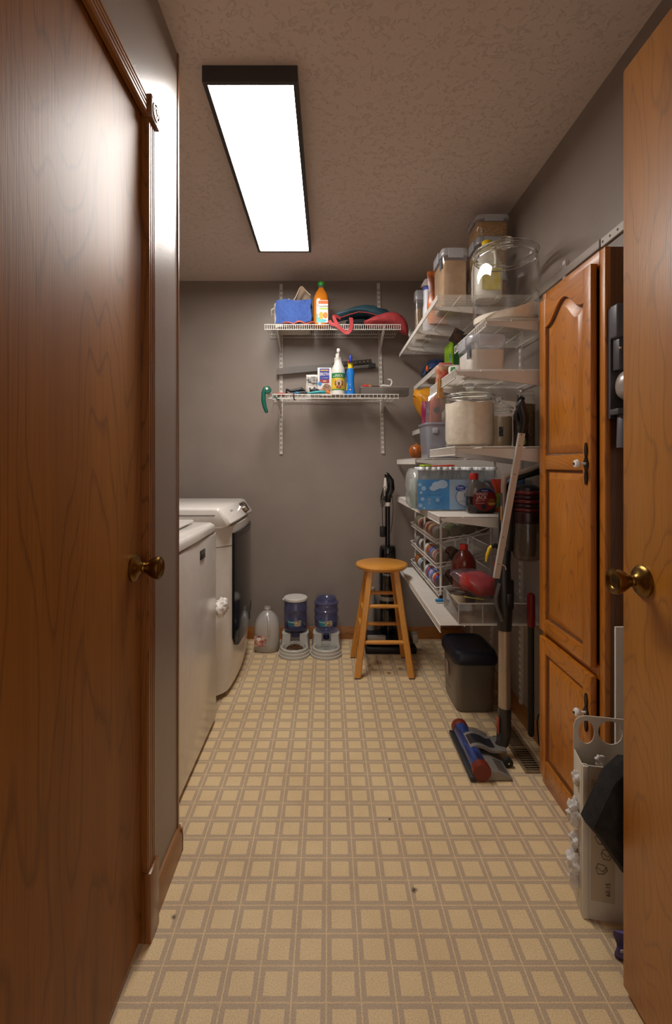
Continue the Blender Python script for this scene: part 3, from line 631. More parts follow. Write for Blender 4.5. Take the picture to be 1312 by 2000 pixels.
# ================================================================ PANTRY CABINET
cb_ = thing('pantry_cabinet', 'tall narrow oak pantry cabinet with arched raised-panel door against the right wall', 'cabinet', (0.85, 1.59, 0))
CX, CY0, CY1, CZ = 0.802, 1.385, 1.792, 1.822
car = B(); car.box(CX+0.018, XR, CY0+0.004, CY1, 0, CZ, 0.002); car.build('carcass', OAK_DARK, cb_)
B().box(CX, CX+0.018, CY0, CY0+0.030, 0, CZ, 0.004, 3).build('frame_stile', OAK_CAB, cb_)
B().box(CX, CX+0.018, CY1-0.028, CY1, 0, CZ, 0.003).build('frame_stile', OAK_CAB, cb_)
for za, zb in ((CZ-0.045, CZ), (0.548, 0.590), (0, 0.06)):
    B().box(CX, CX+0.0175, CY0+0.03, CY1-0.028, za, zb, 0.002).build('frame_rail', OAK_CAB_Y, cb_)
DX = 0.782
def cab_door(name, z0, z1, panels, arch):
    """stile-and-rail door; every panel is (zlow, zhigh); arch lifts the top edge of the highest one"""
    y0, y1 = 1.425, 1.772; iy0, iy1 = 1.470, 1.726
    door = B().box(DX, CX-0.0005, y0, iy0, z0, z1, 0.003, 3).build(name, OAK_CAB, cb_)
    B().box(DX, CX-0.0005, iy1, y1, z0, z1, 0.003, 3).build('stile', OAK_CAB, door)
    def top(y, zh, lift):
        u = (y-iy0)/(iy1-iy0)
        s_ = max(0.0, math.sin(PI*u))
        return zh + lift*(s_**2.3) if lift else zh
    NYp = 28; ys = [iy0+(iy1-iy0)*k/NYp for k in range(NYp+1)]
    B().box(DX+0.001, CX-0.001, iy0, iy1, z0, panels[0][0], 0.0015).build('rail', OAK_CAB_Y, door)
    for a, c in zip(panels[:-1], panels[1:]): B().box(DX+0.001, CX-0.001, iy0, iy1, a[1], c[0], 0.0015).build('rail', OAK_CAB_Y, door)
    zh = panels[-1][1]; B().prism([(y, top(y, zh, arch)) for y in ys] + [(iy1, z1), (iy0, z1)], 'x', DX+0.001, CX-0.001).build('rail', OAK_CAB_Y, door)
    for i, (zl, zh) in enumerate(panels):
        lift = arch if i == len(panels)-1 else 0
        pb_ = B(); rings_ = []
        for ins, x in ((-0.001, DX+0.006), (0.0045, DX+0.0115), (0.0075, DX+0.0125), (0.030, DX+0.003), (0.033, DX+0.0025)):
            ring = [(x, iy0+ins, zl+ins), (x, iy1-ins, zl+ins)]
            for k in range(NYp, -1, -1):
                y = iy0+ins + (iy1-iy0-2*ins)*k/NYp
                yy = iy0 + (y-iy0-ins)/(iy1-iy0-2*ins)*(iy1-iy0)
                ring.append((x, y, top(yy, zh, lift)-ins))
            rings_.append(ring)
        pb_.rings(rings_[2:], False, True); pn_ = pb_.build('raised_panel', OAK_CAB, door, angle=22)
        B().rings(rings_[:3], False, False).build('stained_shaded_groove', OAK_DARK, pn_)  # dark oak ring paints the groove's shadow along with its glaze stain
    return door
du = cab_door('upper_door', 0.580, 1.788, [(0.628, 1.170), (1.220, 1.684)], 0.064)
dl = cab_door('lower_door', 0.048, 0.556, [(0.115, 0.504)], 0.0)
for door, zc, hh in ((du, 1.190, 0.064), (dl, 0.437, 0.058)):
    out = []
    for k in range(33):
        t = -1+2*k/32; wv = 0.0035+0.006*abs(math.cos(t*PI*1.5))*(1-0.45*abs(t)) + 0.004*math.exp(-(t/0.18)**2)
        out.append((wv if abs(t) < 0.97 else 0.001, t*hh))
    yk = 1.447
    poly = [(yk+w_, zc+z) for w_, z in out] + [(yk-w_, zc+z) for w_, z in reversed(out)]
    B().prism(poly, 'x', DX-0.004, DX+0.0005).build('handle_plate', pm('1d1410', 0.4, 0.7, c2='4a3a24', nscale=60), door, 'dark bronze handle plate')
    B().lathe([(0.004, 0), (0.004, -0.014), (0.006, -0.016), (0.0115, -0.020), (0.0135, -0.027), (0.011, -0.033), (0.006, -0.035), (0.0, -0.0355)], (DX-0.003, yk, zc), 20, 'x').build('knob', pm('e8e4de', 0.15, coat=0.5), door, 'white ceramic knob')
    B().lathe([(0.0045, -0.0354), (0.003, -0.0372), (0, -0.0375)], (DX-0.003, yk, zc), 10, 'x').build('knob_screw', pm('2a2018', 0.4, 0.8), door)
# cordless cleaner on its wall dock, fixed to the cabinet's near side
dk_ = thing('handheld_vacuum', 'dark grey handheld vacuum with a silver bin docked on the side of the pantry cabinet', 'vacuum', (0.845, 1.34, 1.30))
g1 = pm('4a474a', 0.42); g2 = pm('5c5a60', 0.38)
B().prism([(0.806, 1.31), (0.813, 1.31), (0.813, 1.60), (0.822, 1.625), (0.838, 1.637), (0.89, 1.637), (0.89, 1.645), (0.80, 1.645), (0.806, 1.63)] if False else [(0.810, 1.32), (0.893, 1.32), (0.893, 1.645), (0.824, 1.645), (0.810, 1.635)], 'y', 1.372, 1.384).build('dock_plate', g1, dk_)
B().box(0.806, 0.893, 1.335, 1.372, 1.545, 1.640, 0.006, 3).build('head', g2, dk_)
B().box(0.815, 0.832, 1.340, 1.371, 1.455, 1.548, 0.004).build('latch', g1, dk_)
B().cyl((0.819, 1.341, 1.515), (0.819, 1.338, 1.515), 0.004, 0.003, 10).build('latch_light', pm('d8b890', 0.3), dk_)
B().lathe([(0.0, 0.0), (0.020, 0.003), (0.036, 0.012), (0.046, 0.028), (0.049, 0.050), (0.049, 0.085)], (0.803, 1.322, 1.408), 26, 'x').build('dust_bin', pm('b4aaa4', 0.28, 0.4), dk_)
B().box(0.806, 0.885, 1.33, 1.372, 1.328, 1.345, 0.003).build('shelf_lip', g1, dk_)
B().lathe([(0.022, 0.0), (0.020, 0.09), (0.017, 0.095)], (0.836, 1.345, 1.235), 20).build('nozzle', g2, dk_)
# white board leaning in the slot beside the cabinet
tag(B().box(0.80, 0.87, 1.330, 1.337, 0.0, 0.735, 0.001).build('white_board', pm('d9d2c8', 0.5)), 'thin white board standing upright between the cabinet and the open door', 'board')
# ================================================================ SHELF HARDWARE
def standard(name, label, bottom, top, axis, group):
    """slotted upright; bottom and top are points on the wall face"""
    t = thing(name, label, 'shelf standard', bottom, 0, group)
    b0, t0 = Vector(bottom), Vector(top); n = Vector((-1, 0, 0)) if axis == 'x' else Vector((0, -1, 0)); s_ = Vector((0, 1, 0)) if axis == 'x' else Vector((1, 0, 0))
    hw, dp = 0.0105, 0.013
    B().rings([[p+s_*hw, p-s_*hw, p-s_*hw+n*dp, p+s_*hw+n*dp] for p in (b0, t0)]).build('channel', STEELW, t)
    L = (t0-b0).length; sb = B(); k = 0.02
    while k < L-0.03:
        for e in (-0.0048, 0.0048):
            p0 = b0.lerp(t0, k/L)+n*(dp+0.0004)+s_*e; p1 = b0.lerp(t0, (k+0.017)/L)+n*(dp+0.0004)+s_*e
            sb.rings([[p+s_*0.0016-n*0.0006, p-s_*0.0016-n*0.0006, p-s_*0.0016+n*0.0001, p+s_*0.0016+n*0.0001] for p in (p0, p1)])
        k += 0.0318
    sb.build('slots', pm('2a2522', 0.7), t, kind='stuff')
    return t
standard('shelf_standard', 'slotted white metal upright on the back wall, left of the pair', (-0.3205, YB, 1.258), (-0.3205, YB, 2.415), 'y', 'slotted uprights on the walls')
standard('shelf_standard', 'slotted white metal upright on the back wall, right of the pair', (0.371, YB, 1.262), (0.340, YB, 2.42), 'y', 'slotted uprights on the walls')
standard('shelf_standard', 'slotted white metal upright on the right wall just behind the cabinet top', (XR, 1.80, 1.30), (XR, 1.80, 1.955), 'x', 'slotted uprights on the walls')
standard('shelf_standard', 'slotted white metal upright on the right wall behind the red-handled rod', (XR, 2.215, 0.08), (XR, 2.215, 1.895), 'x', 'slotted uprights on the walls')
standard('shelf_standard', 'slotted white metal upright on the right wall behind the pet-food bin', (XR, 2.61, 0.08), (XR, 2.61, 1.895), 'x', 'slotted uprights on the walls')
standard('shelf_standard', 'slotted white metal upright on the right wall nearest the back corner', (XR, 2.985, 0.10), (XR, 2.985, 1.895), 'x', 'slotted uprights on the walls')
tr_ = thing('hanging_rail', 'horizontal metal hanging rail along the top of the right wall', 'rail', (XR, 2.0, 1.90))
B().box(XR-0.014, XR-0.0005, 1.565, 3.2, 1.896, 1.926, 0.002).build('rail_cover', pm('a3978c', 0.5), tr_)
B().box(XR-0.010, XR-0.0005, 0.9, 1.562, 1.897, 1.925, 0.002).build('bare_rail', STEELW, tr_)
hb = B()
for k in range(16): hb.cyl((XR-0.0098, 0.95+k*0.04, 1.911), (XR-0.0104, 0.95+k*0.04, 1.911), 0.0042, 0.0042, 8)
hb.build('rail_holes', pm('1d1a18', 0.7), tr_, kind='stuff')
def wire_shelf(label, orient, front, back, s0, s1, z, pitch=0.019, lip_pitch=0.019, lip=0.030, brackets=(), drop=0.045, wire=0.0014, group='white wire shelves on the right wall'):
    M_ = (lambda s_, t, zz: (t, s_, zz)) if orient == 'right' else (lambda s_, t, zz: (s_, t, zz))
    o = thing('wire_shelf', label, 'shelf', M_((s0+s1)/2, back, z), 0, group)
    b = B(); n = int((s1-s0-0.006)/pitch)
    for k in range(n+1):
        s_ = s0+0.003+k*(s1-s0-0.006)/n; b.cyl(M_(s_, front, z-wire), M_(s_, back, z-wire), wire, wire, 5)
    b.build('deck_wires', WIRE, o, kind='stuff')
    b = B()
    for t in (front+0.10, (front+back)/2+0.06, back-0.004): B().cyl(M_(s0, t, z-3.4*wire), M_(s1, t, z-3.4*wire), 0.0024, 0.0024, 6).build('support_rod', WIRE, o)
    b = B(); n = int((s1-s0-0.006)/lip_pitch)
    for zz in (z-wire, z-lip): b.cyl(M_(s0, front, zz), M_(s1, front, zz), 0.0028, 0.0028, 8)
    for k in range(n+1):
        s_ = s0+0.003+k*(s1-s0-0.006)/n; b.cyl(M_(s_, front-0.001, z), M_(s_, front-0.001, z-lip), wire*1.15, wire*1.15, 5)
    b.build('front_lip', WIRE, o)
    for s_ in brackets:
        b = B(); top = z-5.4*wire
        prof = [(front+0.006, top), (back, top), (back, top-0.020-drop), (back-0.03, top-0.016-drop), (front+0.012, top-0.013), (front+0.006, top-0.009)]
        b.rings([[M_(s_+e, t, zz) for t, zz in prof] for e in (-0.0045, 0.0045)]); b.build('bracket', STEELW, o)
    return o
BK = XR-0.014
# back wall
wire_shelf('upper wire shelf on the back wall holding clothes and a juice bottle', 'back', 2.955, YB-0.014, -0.395, 0.449, 2.054, 0.0125, 0.0135, 0.032, (-0.3205, 0.349), 0.085, group='white wire shelves on the back wall')
wire_shelf('lower wire shelf on the back wall holding sprays and broth', 'back', 2.955, YB-0.014, -0.373, 0.436, 1.622, 0.0254, 0.0254, 0.026, (-0.3205, 0.361), 0.06, group='white wire shelves on the back wall')
# right wall, nearer stack
wire_shelf('highest wire shelf of the nearer stack carrying the big clear jar', 'right', 0.595, BK, 1.805, 2.25, 1.740, 0.0165, 0.0254, 0.030, (1.815,), 0.03)
wire_shelf('wire shelf of the nearer stack directly below the big clear jar', 'right', 0.480, BK, 1.805, 2.25, 1.548, 0.0145, 0.0165, 0.034, (1.811, 2.215), 0.045)
wire_shelf('wire shelf of the nearer stack carrying the flour-filled glass jar', 'right', 0.480, BK, 1.805, 2.25, 1.256, 0.0095, 0.0125, 0.033, (1.811, 2.215), 0.045)
wire_shelf('wire shelf under the syrup bottle', 'right', 0.466, BK, 1.997, 2.225, 0.970, 0.0062, 0.0125, 0.030, (2.003, 2.215), 0.045)
# right wall, farther stack
wire_shelf('highest and longest wire shelf of the farther stack with flour tub and orange bag', 'right', 0.475, BK, 2.075, 3.19, 1.925, 0.0165, 0.006, 0.022, (2.21, 2.61, 2.985), 0.035)
wire_shelf('second highest wire shelf of the farther stack with the green box', 'right', 0.580, BK, 2.525, 3.235, 1.715, 0.0165, 0.0165, 0.028, (2.535, 2.985), 0.03)
wire_shelf('short wire shelf in the back corner under the yellow bag', 'right', 0.570, BK, 2.85, 3.235, 1.412, 0.0125, 0.0165, 0.028, (2.985,), 0.03)
wire_shelf('wire shelf of the farther stack under the onion', 'right', 0.466, BK, 2.56, 3.235, 1.220, 0.0125, 0.009, 0.030, (2.566, 2.985), 0.045)
wire_shelf('wire shelf of the farther stack under the shrink-wrapped water', 'right', 0.466, BK, 2.235, 3.235, 0.970, 0.0062, 0.0125, 0.030, (2.61, 2.985), 0.045)
wire_shelf('lowest wire shelf on the right wall under the can rack', 'right', 0.466, BK, 1.985, 3.10, 0.520, 0.0062, 0.0125, 0.030, (2.215, 2.61, 2.985), 0.045)
# ================================================================ BACK WALL, UPPER SHELF
zU = 2.056
bk = thing('canvas_basket', 'white canvas storage basket with rope handle under the blue towel', 'basket', (-0.23, 3.10, zU))
CANV = pm('ddd6ca', 0.95, bump=0.4, bscale=400)
b = B(); R_ = []
for z, k in ((0.0, 0.97), (0.01, 1.0), (0.14, 1.01), (0.148, 1.0), (0.14, 0.95), (0.012, 0.93)): R_.append(sq_ring(-0.232, 3.105, 0.112*k, 0.10*k, zU+z, 32, 8))
b.rings(R_); b.build('body', CANV, bk)
B().tube([(-0.345, 3.04, zU+0.125), (-0.362, 3.05, zU+0.118), (-0.366, 3.09, zU+0.09), (-0.362, 3.13, zU+0.112), (-0.345, 3.14, zU+0.125)], 0.005, 8).build('rope_handle', CANV, bk)
def fold(fn, nu, nv, th, name, mat, label, cat):
    return tag(B().sheet(fn, nu, nv, th).build(name, mat, angle=60), label, cat)
def towel(u, v):
    x = -0.330+0.222*u; s_ = v*0.40
    wob = 0.006*math.sin(u*9+v*3)+0.004*math.sin(u*17+1)
    zt = zU+0.156+0.014*u+0.006*math.sin(u*5)
    if s_ < 0.16: return (x+0.004*math.sin(v*20), 2.992+0.004*math.sin(u*12+v*9)+wob*0.6-0.006*math.sin(PI*s_/0.16), zt-0.148+0.012*math.sin(u*6+2)+s_*0.148/0.16)
    t = (s_-0.16)/0.24
    return (x, 2.990+0.17*t, zt+0.004*math.sin(u*8+t*6)+0.004*math.sin(PI*t))
fold(towel, 30, 24, 0.007, 'blue_towel', pm('35549c', 0.95, c2='3f60aa', nscale=60, bump=0.7, bscale=500, sheen=0.4), 'folded blue towel hanging over the front of the canvas basket', 'towel')
def cream(u, v):
    x = -0.262+0.150*u
    pk = math.exp(-((u-0.66)/0.34)**2)*0.095*(1-0.85*v) + 0.020*math.exp(-((u-0.05)/0.08)**2)
    return (x, 3.04+0.10*v+0.01*math.sin(u*9), zU+0.160+pk+0.006*math.sin(u*14+v*8)+0.012*u)
fold(cream, 28, 10, 0.006, 'cream_cloth', pm('cdb597', 0.95, bump=0.4, bscale=300), 'cream canvas cloth bunched to a peak on the basket', 'cloth')
def coral(u, v):
    return (-0.285+0.200*u, 2.972+0.03*v+0.006*math.sin(u*11), zU+0.004+0.014*abs(math.sin(u*7.5+0.6))+0.020*v*math.sin(PI*u)+0.004*math.sin(v*9))
fold(coral, 36, 6, 0.004, 'coral_cloth', pm('b4573f', 0.9, bump=0.3), 'crumpled coral cloth showing under the blue towel', 'cloth')
jb_ = thing('juice_bottle', 'plastic bottle of orange juice with a green cap on the upper back shelf', 'bottle', (-0.045, 3.03, zU))
jc = (-0.045, 3.03, zU)
JW = clear('ffb060', 0.55, 'cc6f10', 0.06, 0.3)
B().rings([sq_ring(jc[0], jc[1], r, r*0.9, zU+z, 24, 3) for r, z in ((0.042, 0.0), (0.048, 0.006), (0.048, 0.165), (0.046, 0.185), (0.036, 0.215), (0.020, 0.240), (0.0175, 0.248))]).build('body', pm('c8741a', 0.12, coat=0.6), jb_)
B().lathe([(0.0172, 0.247), (0.0172, 0.262)], jc, 20, 'z', False, False).build('neck', clear('f0e8d8', 0.15, 'e8e0d0'), jb_)
B().lathe([(0.0205, 0.262), (0.0215, 0.264), (0.0215, 0.282), (0.019, 0.286), (0.0, 0.287)], jc, 24).build('cap', pm('2f9a3c', 0.4), jb_)
yl = jc[1]-0.0445
lb = B().box(-0.074, -0.002, yl-0.0006, yl, zU+0.018, zU+0.158).build('label', pm('efe9e0', 0.5), jb_, 'printed fruit label')
B().box(-0.062, -0.002, yl-0.0012, yl-0.0006, zU+0.135, zU+0.155).build('label_band', pm('e0641c', 0.5), lb)
B().box(-0.0555, -0.002, yl-0.0012, yl-0.0006, zU+0.100, zU+0.109).build('label_stripe', pm('9cc23a', 0.5), lb)
B().prism([(-0.074, zU+0.02), (-0.022, zU+0.02), (-0.006, zU+0.034), (-0.03, zU+0.04), (-0.062, zU+0.05), (-0.066, zU+0.075), (-0.074, zU+0.078)], 'y', yl-0.0012, yl-0.0006).build('label_swoosh', pm('52b6b4', 0.5), lb)
disc((-0.045, yl-0.0014, zU+0.062), 0.015, FRONT, 18, 0.024).build('label_mango', pm('eaa41c', 0.5), lb, fix=False)
disc((-0.018, yl-0.0016, zU+0.064), 0.014, FRONT, 18, 0.020).build('label_peach', pm('c0481c', 0.5, c2='e09030', nscale=90), lb, fix=False)
disc((-0.060, yl-0.0018, zU+0.056), 0.0095, FRONT).build('label_seal', pm('3a8a3c', 0.5), lb, fix=False)
disc((-0.060, yl-0.0020, zU+0.056), 0.0068, FRONT).build('label_seal_face', pm('e8efe4', 0.5), lb, fix=False)
text('Tropicana', 0.021, pm('1d3a22', 0.5), lb, plane_fn((-0.036, yl-0.0020, zU+0.121), (1, 0, 0), (0, 0, 1)), sx=0.82)
# teal and coral bag lying along the shelf
tb_ = thing('fabric_bag', 'crumpled teal and coral fabric bag with a strap hanging over the shelf', 'bag', (0.27, 3.06, zU))
def blob(stations, n=24, seed=0, amp=0.006):
    R_ = []
    for (x, y, z, ry, rz) in stations:
        R_.append([(x+0.4*amp*math.sin(3*a+seed), y+ry*math.cos(a)+amp*math.sin(2*a+x*60+seed), z+rz*math.sin(a)+amp*math.sin(3*a+x*85+seed)) for a in [2*PI*k/n for k in range(n)]])
    return B().rings(R_)
TEAL = pm('1f3f4a', 0.55, c2='27505c', nscale=30, bump=0.4, bscale=60); CORAL = pm('c24a4c', 0.6, c2='ae3c40', nscale=30, bump=0.3, bscale=60)
blob([(0.045, 3.06, zU+0.075, 0.02, 0.012), (0.055, 3.06, zU+0.074, 0.06, 0.026), (0.11, 3.06, zU+0.087, 0.075, 0.028), (0.17, 3.06, zU+0.103, 0.08, 0.030), (0.23, 3.06, zU+0.108, 0.08, 0.034), (0.285, 3.06, zU+0.098, 0.08, 0.040), (0.33, 3.06, zU+0.082, 0.075, 0.046), (0.37, 3.06, zU+0.072, 0.06, 0.046), (0.405, 3.06, zU+0.062, 0.03, 0.03), (0.415, 3.06, zU+0.06, 0.01, 0.01)], 26, 1, 0.005).build('teal_body', TEAL, tb_, 'dark teal upper fabric', angle=60)
blob([(0.225, 3.02, zU+0.028, 0.015, 0.008), (0.25, 3.03, zU+0.030, 0.05, 0.022), (0.30, 3.04, zU+0.040, 0.07, 0.032), (0.36, 3.05, zU+0.052, 0.075, 0.042), (0.42, 3.05, zU+0.052, 0.07, 0.048), (0.465, 3.05, zU+0.030, 0.055, 0.052), (0.490, 3.05, zU+0.004, 0.045, 0.048), (0.502, 3.05, zU-0.012, 0.03, 0.034), (0.506, 3.05, zU-0.014, 0.008, 0.01)], 26, 2, 0.004).build('coral_body', CORAL, tb_, 'coral lower fabric', angle=60)
blob([(0.115, 3.07, zU+0.032, 0.02, 0.012), (0.14, 3.07, zU+0.032, 0.05, 0.030), (0.22, 3.08, zU+0.036, 0.06, 0.034), (0.28, 3.08, zU+0.036, 0.05, 0.030), (0.30, 3.08, zU+0.034, 0.02, 0.01)], 20, 5, 0.004).build('dark_lining', pm('0f1518', 0.8), tb_, angle=60)
B().tube([(0.075, 2.995, zU+0.052), (0.13, 2.985, zU+0.068), (0.19, 2.982, zU+0.084), (0.25, 2.984, zU+0.080), (0.31, 2.99, zU+0.064)], 0.0024, 8).build('piping', CORAL, tb_)
def ribbon(pts, w_, th, name, mat, parent):
    """flat strap through points (centre, width direction)"""
    return B().sheet(lambda u_, v_: tuple(cat_rom(pts, u_) + Vector((0.35, -0.3, 0.9)).normalized()*0 + wdir(pts, u_)*(v_-0.5)*w_), 40, 2, th).build(name, mat, parent, angle=60)
def cat_rom(pts, u_):
    n = len(pts)-1; t = min(u_*n, n-1e-6); i = int(t); t -= i
    P_ = [Vector(pts[max(0, min(n, i+k))]) for k in (-1, 0, 1, 2)]
    return 0.5*((2*P_[1]) + (P_[2]-P_[0])*t + (2*P_[0]-5*P_[1]+4*P_[2]-P_[3])*t*t + (-P_[0]+3*P_[1]-3*P_[2]+P_[3])*t**3)
def wdir(pts, u_):
    a, c = cat_rom(pts, max(0, u_-0.01)), cat_rom(pts, min(1, u_+0.01)); t = (c-a).normalized()
    w_ = t.cross(Vector((0.15, -1, 0.25))); 
    return w_.normalized() if w_.length > 1e-4 else Vector((0, 0, 1))
ribbon([(0.005, 2.952, zU+0.020), (0.020, 2.945, zU-0.002), (0.050, 2.944, zU-0.012), (0.085, 2.942, zU-0.040), (0.112, 2.942, zU-0.058), (0.135, 2.943, zU-0.038), (0.142, 2.95, zU+0.005), (0.14, 2.975, zU+0.045)], 0.024, 0.002, 'strap', CORAL, tb_)
ribbon([(0.075, 2.985, zU+0.045), (0.045, 2.96, zU+0.050), (0.035, 2.95, zU+0.040), (0.045, 2.948, zU+0.012), (0.06, 2.948, zU-0.005)], 0.022, 0.002, 'strap_end', CORAL, tb_)
# ================================================================ BACK WALL, LOWER SHELF
zL = 1.624
sp_ = thing('wrapped_strip', 'long clear-wrapped strip with black ends resting across the uprights behind the bottles', 'strip', (0.0, 3.225, 1.83))
def strip_box(x0, x1, hz, mat, name, dy=0.0, dz=0.0):
    def zc(x): return 1.812 + (x+0.34)*0.092
    q = []
    for x in (x0, x1): q.append([(x, 3.208-dy, zc(x)-hz+dz), (x, 3.246, zc(x)-hz+dz), (x, 3.246, zc(x)+hz+dz), (x, 3.208-dy, zc(x)+hz+dz)])
    return B().rings(q).build(name, mat, sp_)
strip_box(-0.348, 0.03, 0.021, clear('d0ccca', 0.5, '94908c', 0.10, 0.9), 'plastic_sleeve', 0.002)
strip_box(0.03, 0.29, 0.014, pm('1a1816', 0.35), 'strip_box', 0.0, 0.012)
strip_box(0.03, 0.31, 0.010, pm('5c5854', 0.3), 'strip_lower', -0.001, -0.018)
strip_box(0.27, 0.317, 0.013, pm('101010', 0.4), 'strip_end_cap', 0.002, -0.018)
gd = B()
for k in range(9): gd.ell((0.05+k*0.027, 3.207, 1.812+(0.39+k*0.027)*0.092+0.012), 0.006, 0.003, 0.006, 8, 5)
gd.build('gold_beads', pm('8a6c30', 0.4, 0.4), sp_)
bp2 = thing('bone_broth_pouch', 'white pouch of bone broth with a black print on the lower back shelf', 'pouch', (-0.104, 3.06, zL))
def pouch_mesh(x0, x1, yc, z0, z1, th, seed=0, n=10, m=12, wav=0.003):
    def f(u_, v_):
        return th*(math.sin(PI*min(1, max(0, u_)))**0.5)*(0.25+0.75*math.sin(PI*min(0.97, 0.1+v_*0.85)))
    def pt(u_, v_, s_):
        return (x0+(x1-x0)*u_+wav*math.sin(v_*9+seed), yc+s_*f(u_, v_)+wav*math.sin(u_*7+v_*5+seed), z0+(z1-z0)*v_)
    b = B(); R_ = []
    for j in range(m+1):
        v_ = j/m
        R_.append([pt(i/n, v_, -1) for i in range(n+1)] + [pt(i/n, v_, 1) for i in range(n-1, 0, -1)])
    return b.rings(R_)
pouch_mesh(-0.141, -0.066, 3.06, zL, zL+0.137, 0.022, 1).build('pouch', pm('d8d2c8', 0.45), bp2)
pouch_mesh(-0.133, -0.070, 3.0365, zL+0.082, zL+0.122, 0.001, 1, 10, 6).build('print_patch', pm('1a1a1c', 0.5, c2='b8b4ae', nscale=55), bp2)
text('BONE BROTH', 0.0125, INK, bp2, plane_fn((-0.102, 3.034, zL+0.070), (1, 0, 0), (0, 0, 1)), sx=0.78)
B().box(-0.121, -0.112, 3.0345, 3.0355, zL+0.040, zL+0.052).build('print_mark', INK, bp2); B().box(-0.094, -0.083, 3.0345, 3.0355, zL+0.042, zL+0.056).build('print_mark', pm('3a3a6a', 0.6), bp2)
bx = thing('broth_carton', 'carton of beef broth with a blue and red front on the lower back shelf', 'carton', (-0.024, 3.06, zL))
B().box(-0.068, 0.019, 3.03, 3.09, zL, zL+0.178, 0.002).build('carton', pm('d9d4d0', 0.45), bx)
pn = B().box(-0.055, 0.006, 3.0285, 3.0298, zL+0.102, zL+0.172).build('blue_panel', pm('26348c', 0.45), bx)
B().box(-0.055, 0.006, 3.0285, 3.0298, zL+0.080, zL+0.102).build('red_panel', pm('8e2a22', 0.45), bx)
B().box(-0.050, 0.001, 3.0278, 3.0285, zL+0.156, zL+0.165).build('gold_strip', pm('c09a40', 0.45), pn)
text('BROTH', 0.028, pm('ece8e4', 0.5), pn, plane_fn((-0.0245, 3.0278, zL+0.135), (1, 0, 0), (0, 0, 1)), sx=0.62)
text('LOW SODIUM', 0.007, pm('d8d4e0', 0.5), pn, plane_fn((-0.0245, 3.0278, zL+0.112), (1, 0, 0), (0, 0, 1)))
text('BEEF', 0.012, pm('ece0d8', 0.5), bx, plane_fn((-0.022, 3.0276, zL+0.091), (1, 0, 0), (0, 0, 1)))
disc((-0.054, 3.0275, zL+0.076), 0.012, FRONT).build('blue_seal', pm('2f7ec0', 0.5), bx, fix=False)
pic = disc((-0.010, 3.0283, zL+0.045), 0.028, FRONT, 24, 0.030); pic.build('bowl_picture', pm('6a3a20', 0.5, c2='a88a6a', nscale=70), bx, fix=False)
disc((-0.040, 3.0280, zL+0.030), 0.014, FRONT, 18).build('meat_picture', pm('a84a28', 0.5, c2='c89a70', nscale=70), bx, fix=False)
ys_ = thing('yuck_spray_bottle', 'white spray bottle with a green and yellow dog label on the lower back shelf', 'spray bottle', (0.063, 3.03, zL)); ys_.name = 'spray_bottle'
cS = (0.063, 3.03, zL)
B().lathe([(0.040, 0), (0.044, 0.005), (0.044, 0.150), (0.040, 0.172), (0.029, 0.195), (0.0245, 0.215), (0.0245, 0.232), (0.026, 0.234), (0.026, 0.238), (0.017, 0.240)], cS, 28).build('body', pm('d8d4cc', 0.35), ys_)
B().lathe([(0.0165, 0.239), (0.0165, 0.262), (0.012, 0.266)], cS, 20).build('collar', pm('dedad2', 0.4), ys_)
B().box(0.053, 0.073, 2.985, 3.05, zL+0.264, zL+0.290, 0.006, 3).build('trigger_head', pm('dedad2', 0.4), ys_)
B().box(0.058, 0.068, 2.990, 3.0, zL+0.242, zL+0.268, 0.003).build('trigger', pm('d4cfc6', 0.4), ys_)
def wrap(cx, cy, r, x0, x1, z0, z1, n=10): return B().sheet(lambda a, c: cyl_fn((cx, cy), r, -PI/2, 0)(x0+(x1-x0)*a, z0+(z1-z0)*c), n, 2, 0.0006)
lg_ = wrap(0.063, 3.03, 0.0446, -0.052, 0.052, zL+0.030, zL+0.137).build('label', pm('d8ba34', 0.5, c2='c8a628', nscale=30), ys_, 'yellow and green dog label')
wrap(0.063, 3.03, 0.0452, -0.052, 0.052, zL+0.107, zL+0.137).build('label_band', pm('1f7a3c', 0.5), lg_)
wrap(0.063, 3.03, 0.0452, -0.052, 0.052, zL+0.030, zL+0.036).build('label_foot', pm('1f7a3c', 0.5), lg_)
text('YUCK!', 0.021, pm('f0ece4', 0.5), lg_, cyl_fn((0.063, 3.03), 0.0458, -PI/2+0.12, zL+0.119), sx=0.9)
text('Bitter', 0.010, pm('f0ece4', 0.5), lg_, cyl_fn((0.063, 3.03), 0.0458, -PI/2-0.55, zL+0.116))
cd = cyl_fn((0.063, 3.03), 0.0456, -PI/2, zL)
def cdisc(x, y, rx, ry, mat, name, off=0.0, n=18):
    f2 = cyl_fn((0.063, 3.03), 0.0456+off, -PI/2, zL)
    B().add([f2(x+rx*math.cos(2*PI*k/n), y+ry*math.sin(2*PI*k/n)) for k in range(n)], [tuple(range(n))]).build(name, mat, lg_, fix=False)
FUR = pm('c8a888', 0.7); FUR2 = pm('8a4a20', 0.7)
cdisc(-0.018, 0.072, 0.007, 0.017, FUR2, 'dog_ear', 0.0002); cdisc(0.024, 0.072, 0.007, 0.017, FUR2, 'dog_ear', 0.0002)
cdisc(0.003, 0.076, 0.018, 0.022, FUR, 'dog_face', 0.0004); cdisc(0.003, 0.048, 0.018, 0.010, FUR2, 'dog_chest', 0.0003)
cdisc(0.003, 0.072, 0.007, 0.007, pm('2a1a14', 0.6), 'dog_nose', 0.0008); cdisc(0.003, 0.060, 0.006, 0.010, pm('5a2a24', 0.6), 'dog_mouth', 0.0008); cdisc(0.003, 0.053, 0.004, 0.006, pm('c87a80', 0.6), 'dog_tongue', 0.0012)
